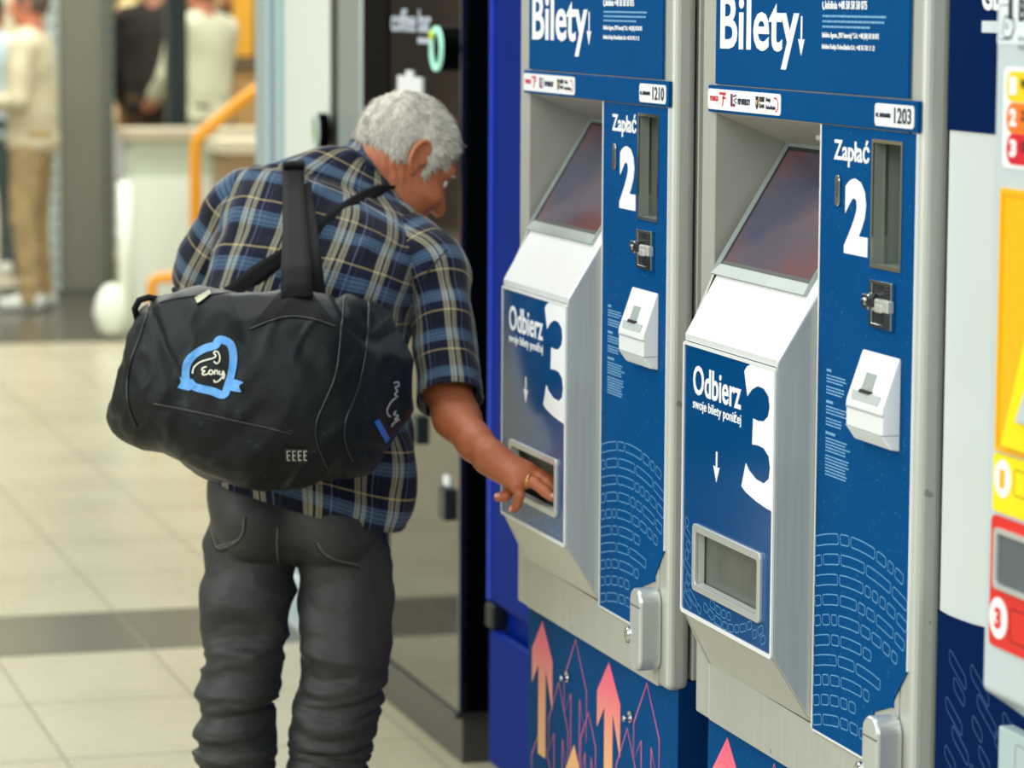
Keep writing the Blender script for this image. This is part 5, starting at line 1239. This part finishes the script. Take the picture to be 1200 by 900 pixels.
def ribbon(pix, w, off=.0012, closed=False, tree=None, org=None):
    tree = tree or tree_g; org = BAG0 if org is None else org
    bm = BM(); n = len(pix); w = w if hasattr(w, '__len__') else [w]*n; rows = []
    for i in range(n):
        a = pix[(i-1) % n] if closed or i > 0 else pix[i]; b = pix[(i+1) % n] if closed or i < n-1 else pix[i]
        d = np.array(b)-np.array(a); d = d/(np.linalg.norm(d)+1e-9); nn = np.array([-d[1], d[0]])*w[i]/2
        rows.append([bm.verts.new(tuple(cast(tree, *(np.array(pix[i])+nn*k), off)-org)) for k in (-1, -.33, .33, 1)])
    for i in range(n if closed else n-1):
        for k in range(3): bm.faces.new([rows[i][k], rows[i][k+1], rows[(i+1) % n][k+1], rows[(i+1) % n][k]])
    ex = bmesh.ops.extrude_face_region(bm, geom=bm.faces[:]); vs = [g for g in ex['geom'] if isinstance(g, bmesh.types.BMVert)]
    bmesh.ops.translate(bm, vec=tuple(-FW*.0008), verts=vs); return bm
Z5 = lambda L: [(110+x/3.6, 330+y/3.6) for x, y in L]
t = NT('sky_blue_print'); co = t.coord(); c_ = t.mix(t.noise(55, co, 4), lin((44, 132, 214)), lin((120, 184, 240))); t.set(c_, .5); BLUEPR = t.m
ringp = spline(Z5([(532, 246), (574, 262), (588, 310), (584, 375), (566, 440), (548, 478), (500, 462), (440, 448), (400, 430), (388, 395), (396, 345), (425, 308), (470, 282), (512, 270)]), 4, True)
obj('emblem_ring', ribbon(ringp, 9.2, closed=True), BLUEPR, BAG)
decal('emblem_ribbon', Z5([(362, 396), (376, 408), (420, 412), (440, 436), (405, 460), (392, 444), (352, 448), (370, 424)]), BLUEPR, .0022)
decal('emblem_ribbon', Z5([(572, 420), (600, 414), (634, 424), (614, 440), (622, 466), (590, 464), (566, 458)]), BLUEPR, .0022)
INK = mat('cream_print', (232, 234, 214), .5, 0, .03)
for L in ([(418, 388), (424, 362), (450, 340), (480, 330), (508, 322), (516, 312), (508, 302), (516, 294), (526, 300), (532, 318), (530, 336), (518, 346), (508, 336)],
          [(478, 360), (462, 364), (458, 374), (470, 378), (460, 386), (466, 394), (486, 388)], [(494, 372), (486, 384), (496, 392), (504, 382), (496, 372)], [(510, 392), (512, 376), (522, 376), (522, 392)],
          [(532, 376), (530, 390), (540, 392), (546, 376), (544, 400), (526, 420), (512, 424), (508, 414)], [(548, 380), (552, 396), (546, 412)]):
    obj('emblem_script', ribbon(spline(Z5(L), 5), 1.55, .0016), INK, BAG)
Z6 = lambda L: [(280+x/3.6, 330+y/3.6) for x, y in L]
for L in ([(650, 428), (668, 424), (670, 440), (656, 446), (664, 462), (654, 476), (668, 486)], [(660, 490), (640, 505), (622, 540), (626, 562), (638, 570)], [(660, 545), (650, 560), (668, 566), (654, 582), (672, 580), (646, 600), (642, 612)]):
    obj('end_script', ribbon(spline(Z6(L), 5), 2.0, .0016), mat('dim_white_print', (170, 170, 166), .5), BAG)
decal('end_mark', Z6([(568, 592), (588, 580), (634, 660), (618, 682)]), mat('strong_blue_print', (30, 110, 200), .5, 0, .1), .0014)
pt = decal('badge_patch', Z6([(190, 700), (290, 704), (288, 762), (192, 758)]), mat('patch_black', (20, 21, 22), .6), .0014)
for k in range(4):
    o = 200+k*24
    for L in ([(o, 712), (o+16, 712)], [(o+2, 712), (o+4, 750)], [(o+2, 730), (o+14, 730)], [(o+4, 750), (o+15, 750)]): obj('patch_mark', ribbon(np.array(Z6([(a, b) for a, b in L])), 1.0, .0026), mat('patch_white', (190, 190, 180), .5), pt)
# handle base, straps
decal('handle_base', [(327, 344), (366, 344), (394, 381), (370, 373), (342, 369), (316, 374), (294, 384)], WEB, .0016)
def strap(name, st, w, m=WEB, th=.0028, parent=BAG):
    """flat webbing through points (px, py, depth offset), width in px"""
    bm = BM(); n = len(st); rows = []; w = w if hasattr(w, '__len__') else [w]*n
    for i in range(n):
        a = np.array(st[max(i-1, 0)][:2], float); b = np.array(st[min(i+1, n-1)][:2], float); d = unit(b-a); nn = np.array([-d[1], d[0]])*w[i]/2
        for_ = [P(st[i][0]+nn[0]*k, st[i][1]+nn[1]*k, st[i][2]) for k in (-1, -.4, .4, 1)]
        rows.append([bm.verts.new(tuple(q-BAG0)) for q in for_])
    for a, b in zip(rows, rows[1:]):
        for k in range(3): bm.faces.new([a[k], a[k+1], b[k+1], b[k]])
    ex = bmesh.ops.extrude_face_region(bm, geom=bm.faces[:]); vs = [g for g in ex['geom'] if isinstance(g, bmesh.types.BMVert)]
    bmesh.ops.translate(bm, vec=tuple(FW*th), verts=vs); return obj(name, bm, m, parent, True)
def dep(tree, px, py, off=.004):
    q = cast(tree, px, py, off); return float((q-EYEP)@FW)-D0
def lay(px, py, off=.005): return (px, py, dep(tree_s, px, py, off))
# carrying handle over the left shoulder, two layers
top = dep(tree_s, 344, 199, .008)
hb = dep(tree_g, 347, 350, .004)
strap('handle', [(343, 187.5, top+.05), (343.5, 188.5, top+.012), (343.5, 196, top-.004), (344, 230, top*.78+hb*.22-.01), (346, 270, top*.50+hb*.50-.01), (347, 310, top*.25+hb*.75-.005), (348, 348, hb)], [25, 25, 25, 26, 30, 35, 38])
strap('handle', [(350, 188, top+.055), (351, 190, top+.02), (352, 200, top+.01), (358, 240, top*.7+hb*.3+.02), (364, 290, top*.35+hb*.65+.02), (370, 347, hb+.06)], [20, 20, 20, 20, 22, 24])
bm = BM(); pts = [P(332+k*3.1, 193+abs(k-4)*.35, top-.010)-BAG0 for k in range(9)]; tube(bm, pts, .006, 8); obj('handle_fold', bm, WEB, BAG, True)
# long shoulder strap across the back
e0 = lay(462, 222)
SS = [(473, 246, e0[2]+.13), (470, 233, e0[2]+.06), lay(464, 224), lay(455, 223), lay(445, 222.5), lay(428, 229), lay(410, 240), lay(390, 255), lay(370, 272), lay(350, 288), lay(325, 305), lay(300, 322), lay(284, 336)]
ds = np.array([q[2] for q in SS])
for _ in range(2): ds[1:-1] = np.minimum(ds[1:-1], (ds[:-2]+ds[1:-1]*2+ds[2:])/4)
SS = [(q[0], q[1], d) for q, d in zip(SS, ds)]
strap('shoulder_strap', SS+[(270, 348, ds[-1]-.02)], [12, 12, 13, 13, 13.5, 14, 15, 16, 16, 17, 19, 22, 24, 26])
# zip and its pulls, small carrying loop on the left end
obj('zip', ribbon(spline([(186, 352), (215, 346), (245, 343), (268, 340)], 6), 5, .001), mat('zip_black', (26, 28, 30), .5), BAG)
decal('zip_pull', [(229, 351), (245, 342), (248, 346), (232, 357)], mat('pale_zip_pull', (176, 176, 150), .35, .5), .004)
bm = BM(); tube(bm, [P(*q)-BAG0 for q in ((161, 374, -.27), (158, 362, -.275), (163, 352, -.28), (174, 348.5, -.28), (186, 351, -.275), (193, 357, -.27))], .0055, 10); obj('end_loop', bm, WEB, BAG, True)
bm = BM(); tube(bm, [P(*q)-BAG0 for q in ((204, 339, -.24), (208, 344, -.25), (222, 346, -.26), (240, 342, -.26), (256, 338, -.25))], .005, 8); obj('strap_end', bm, WEB, BAG, True)
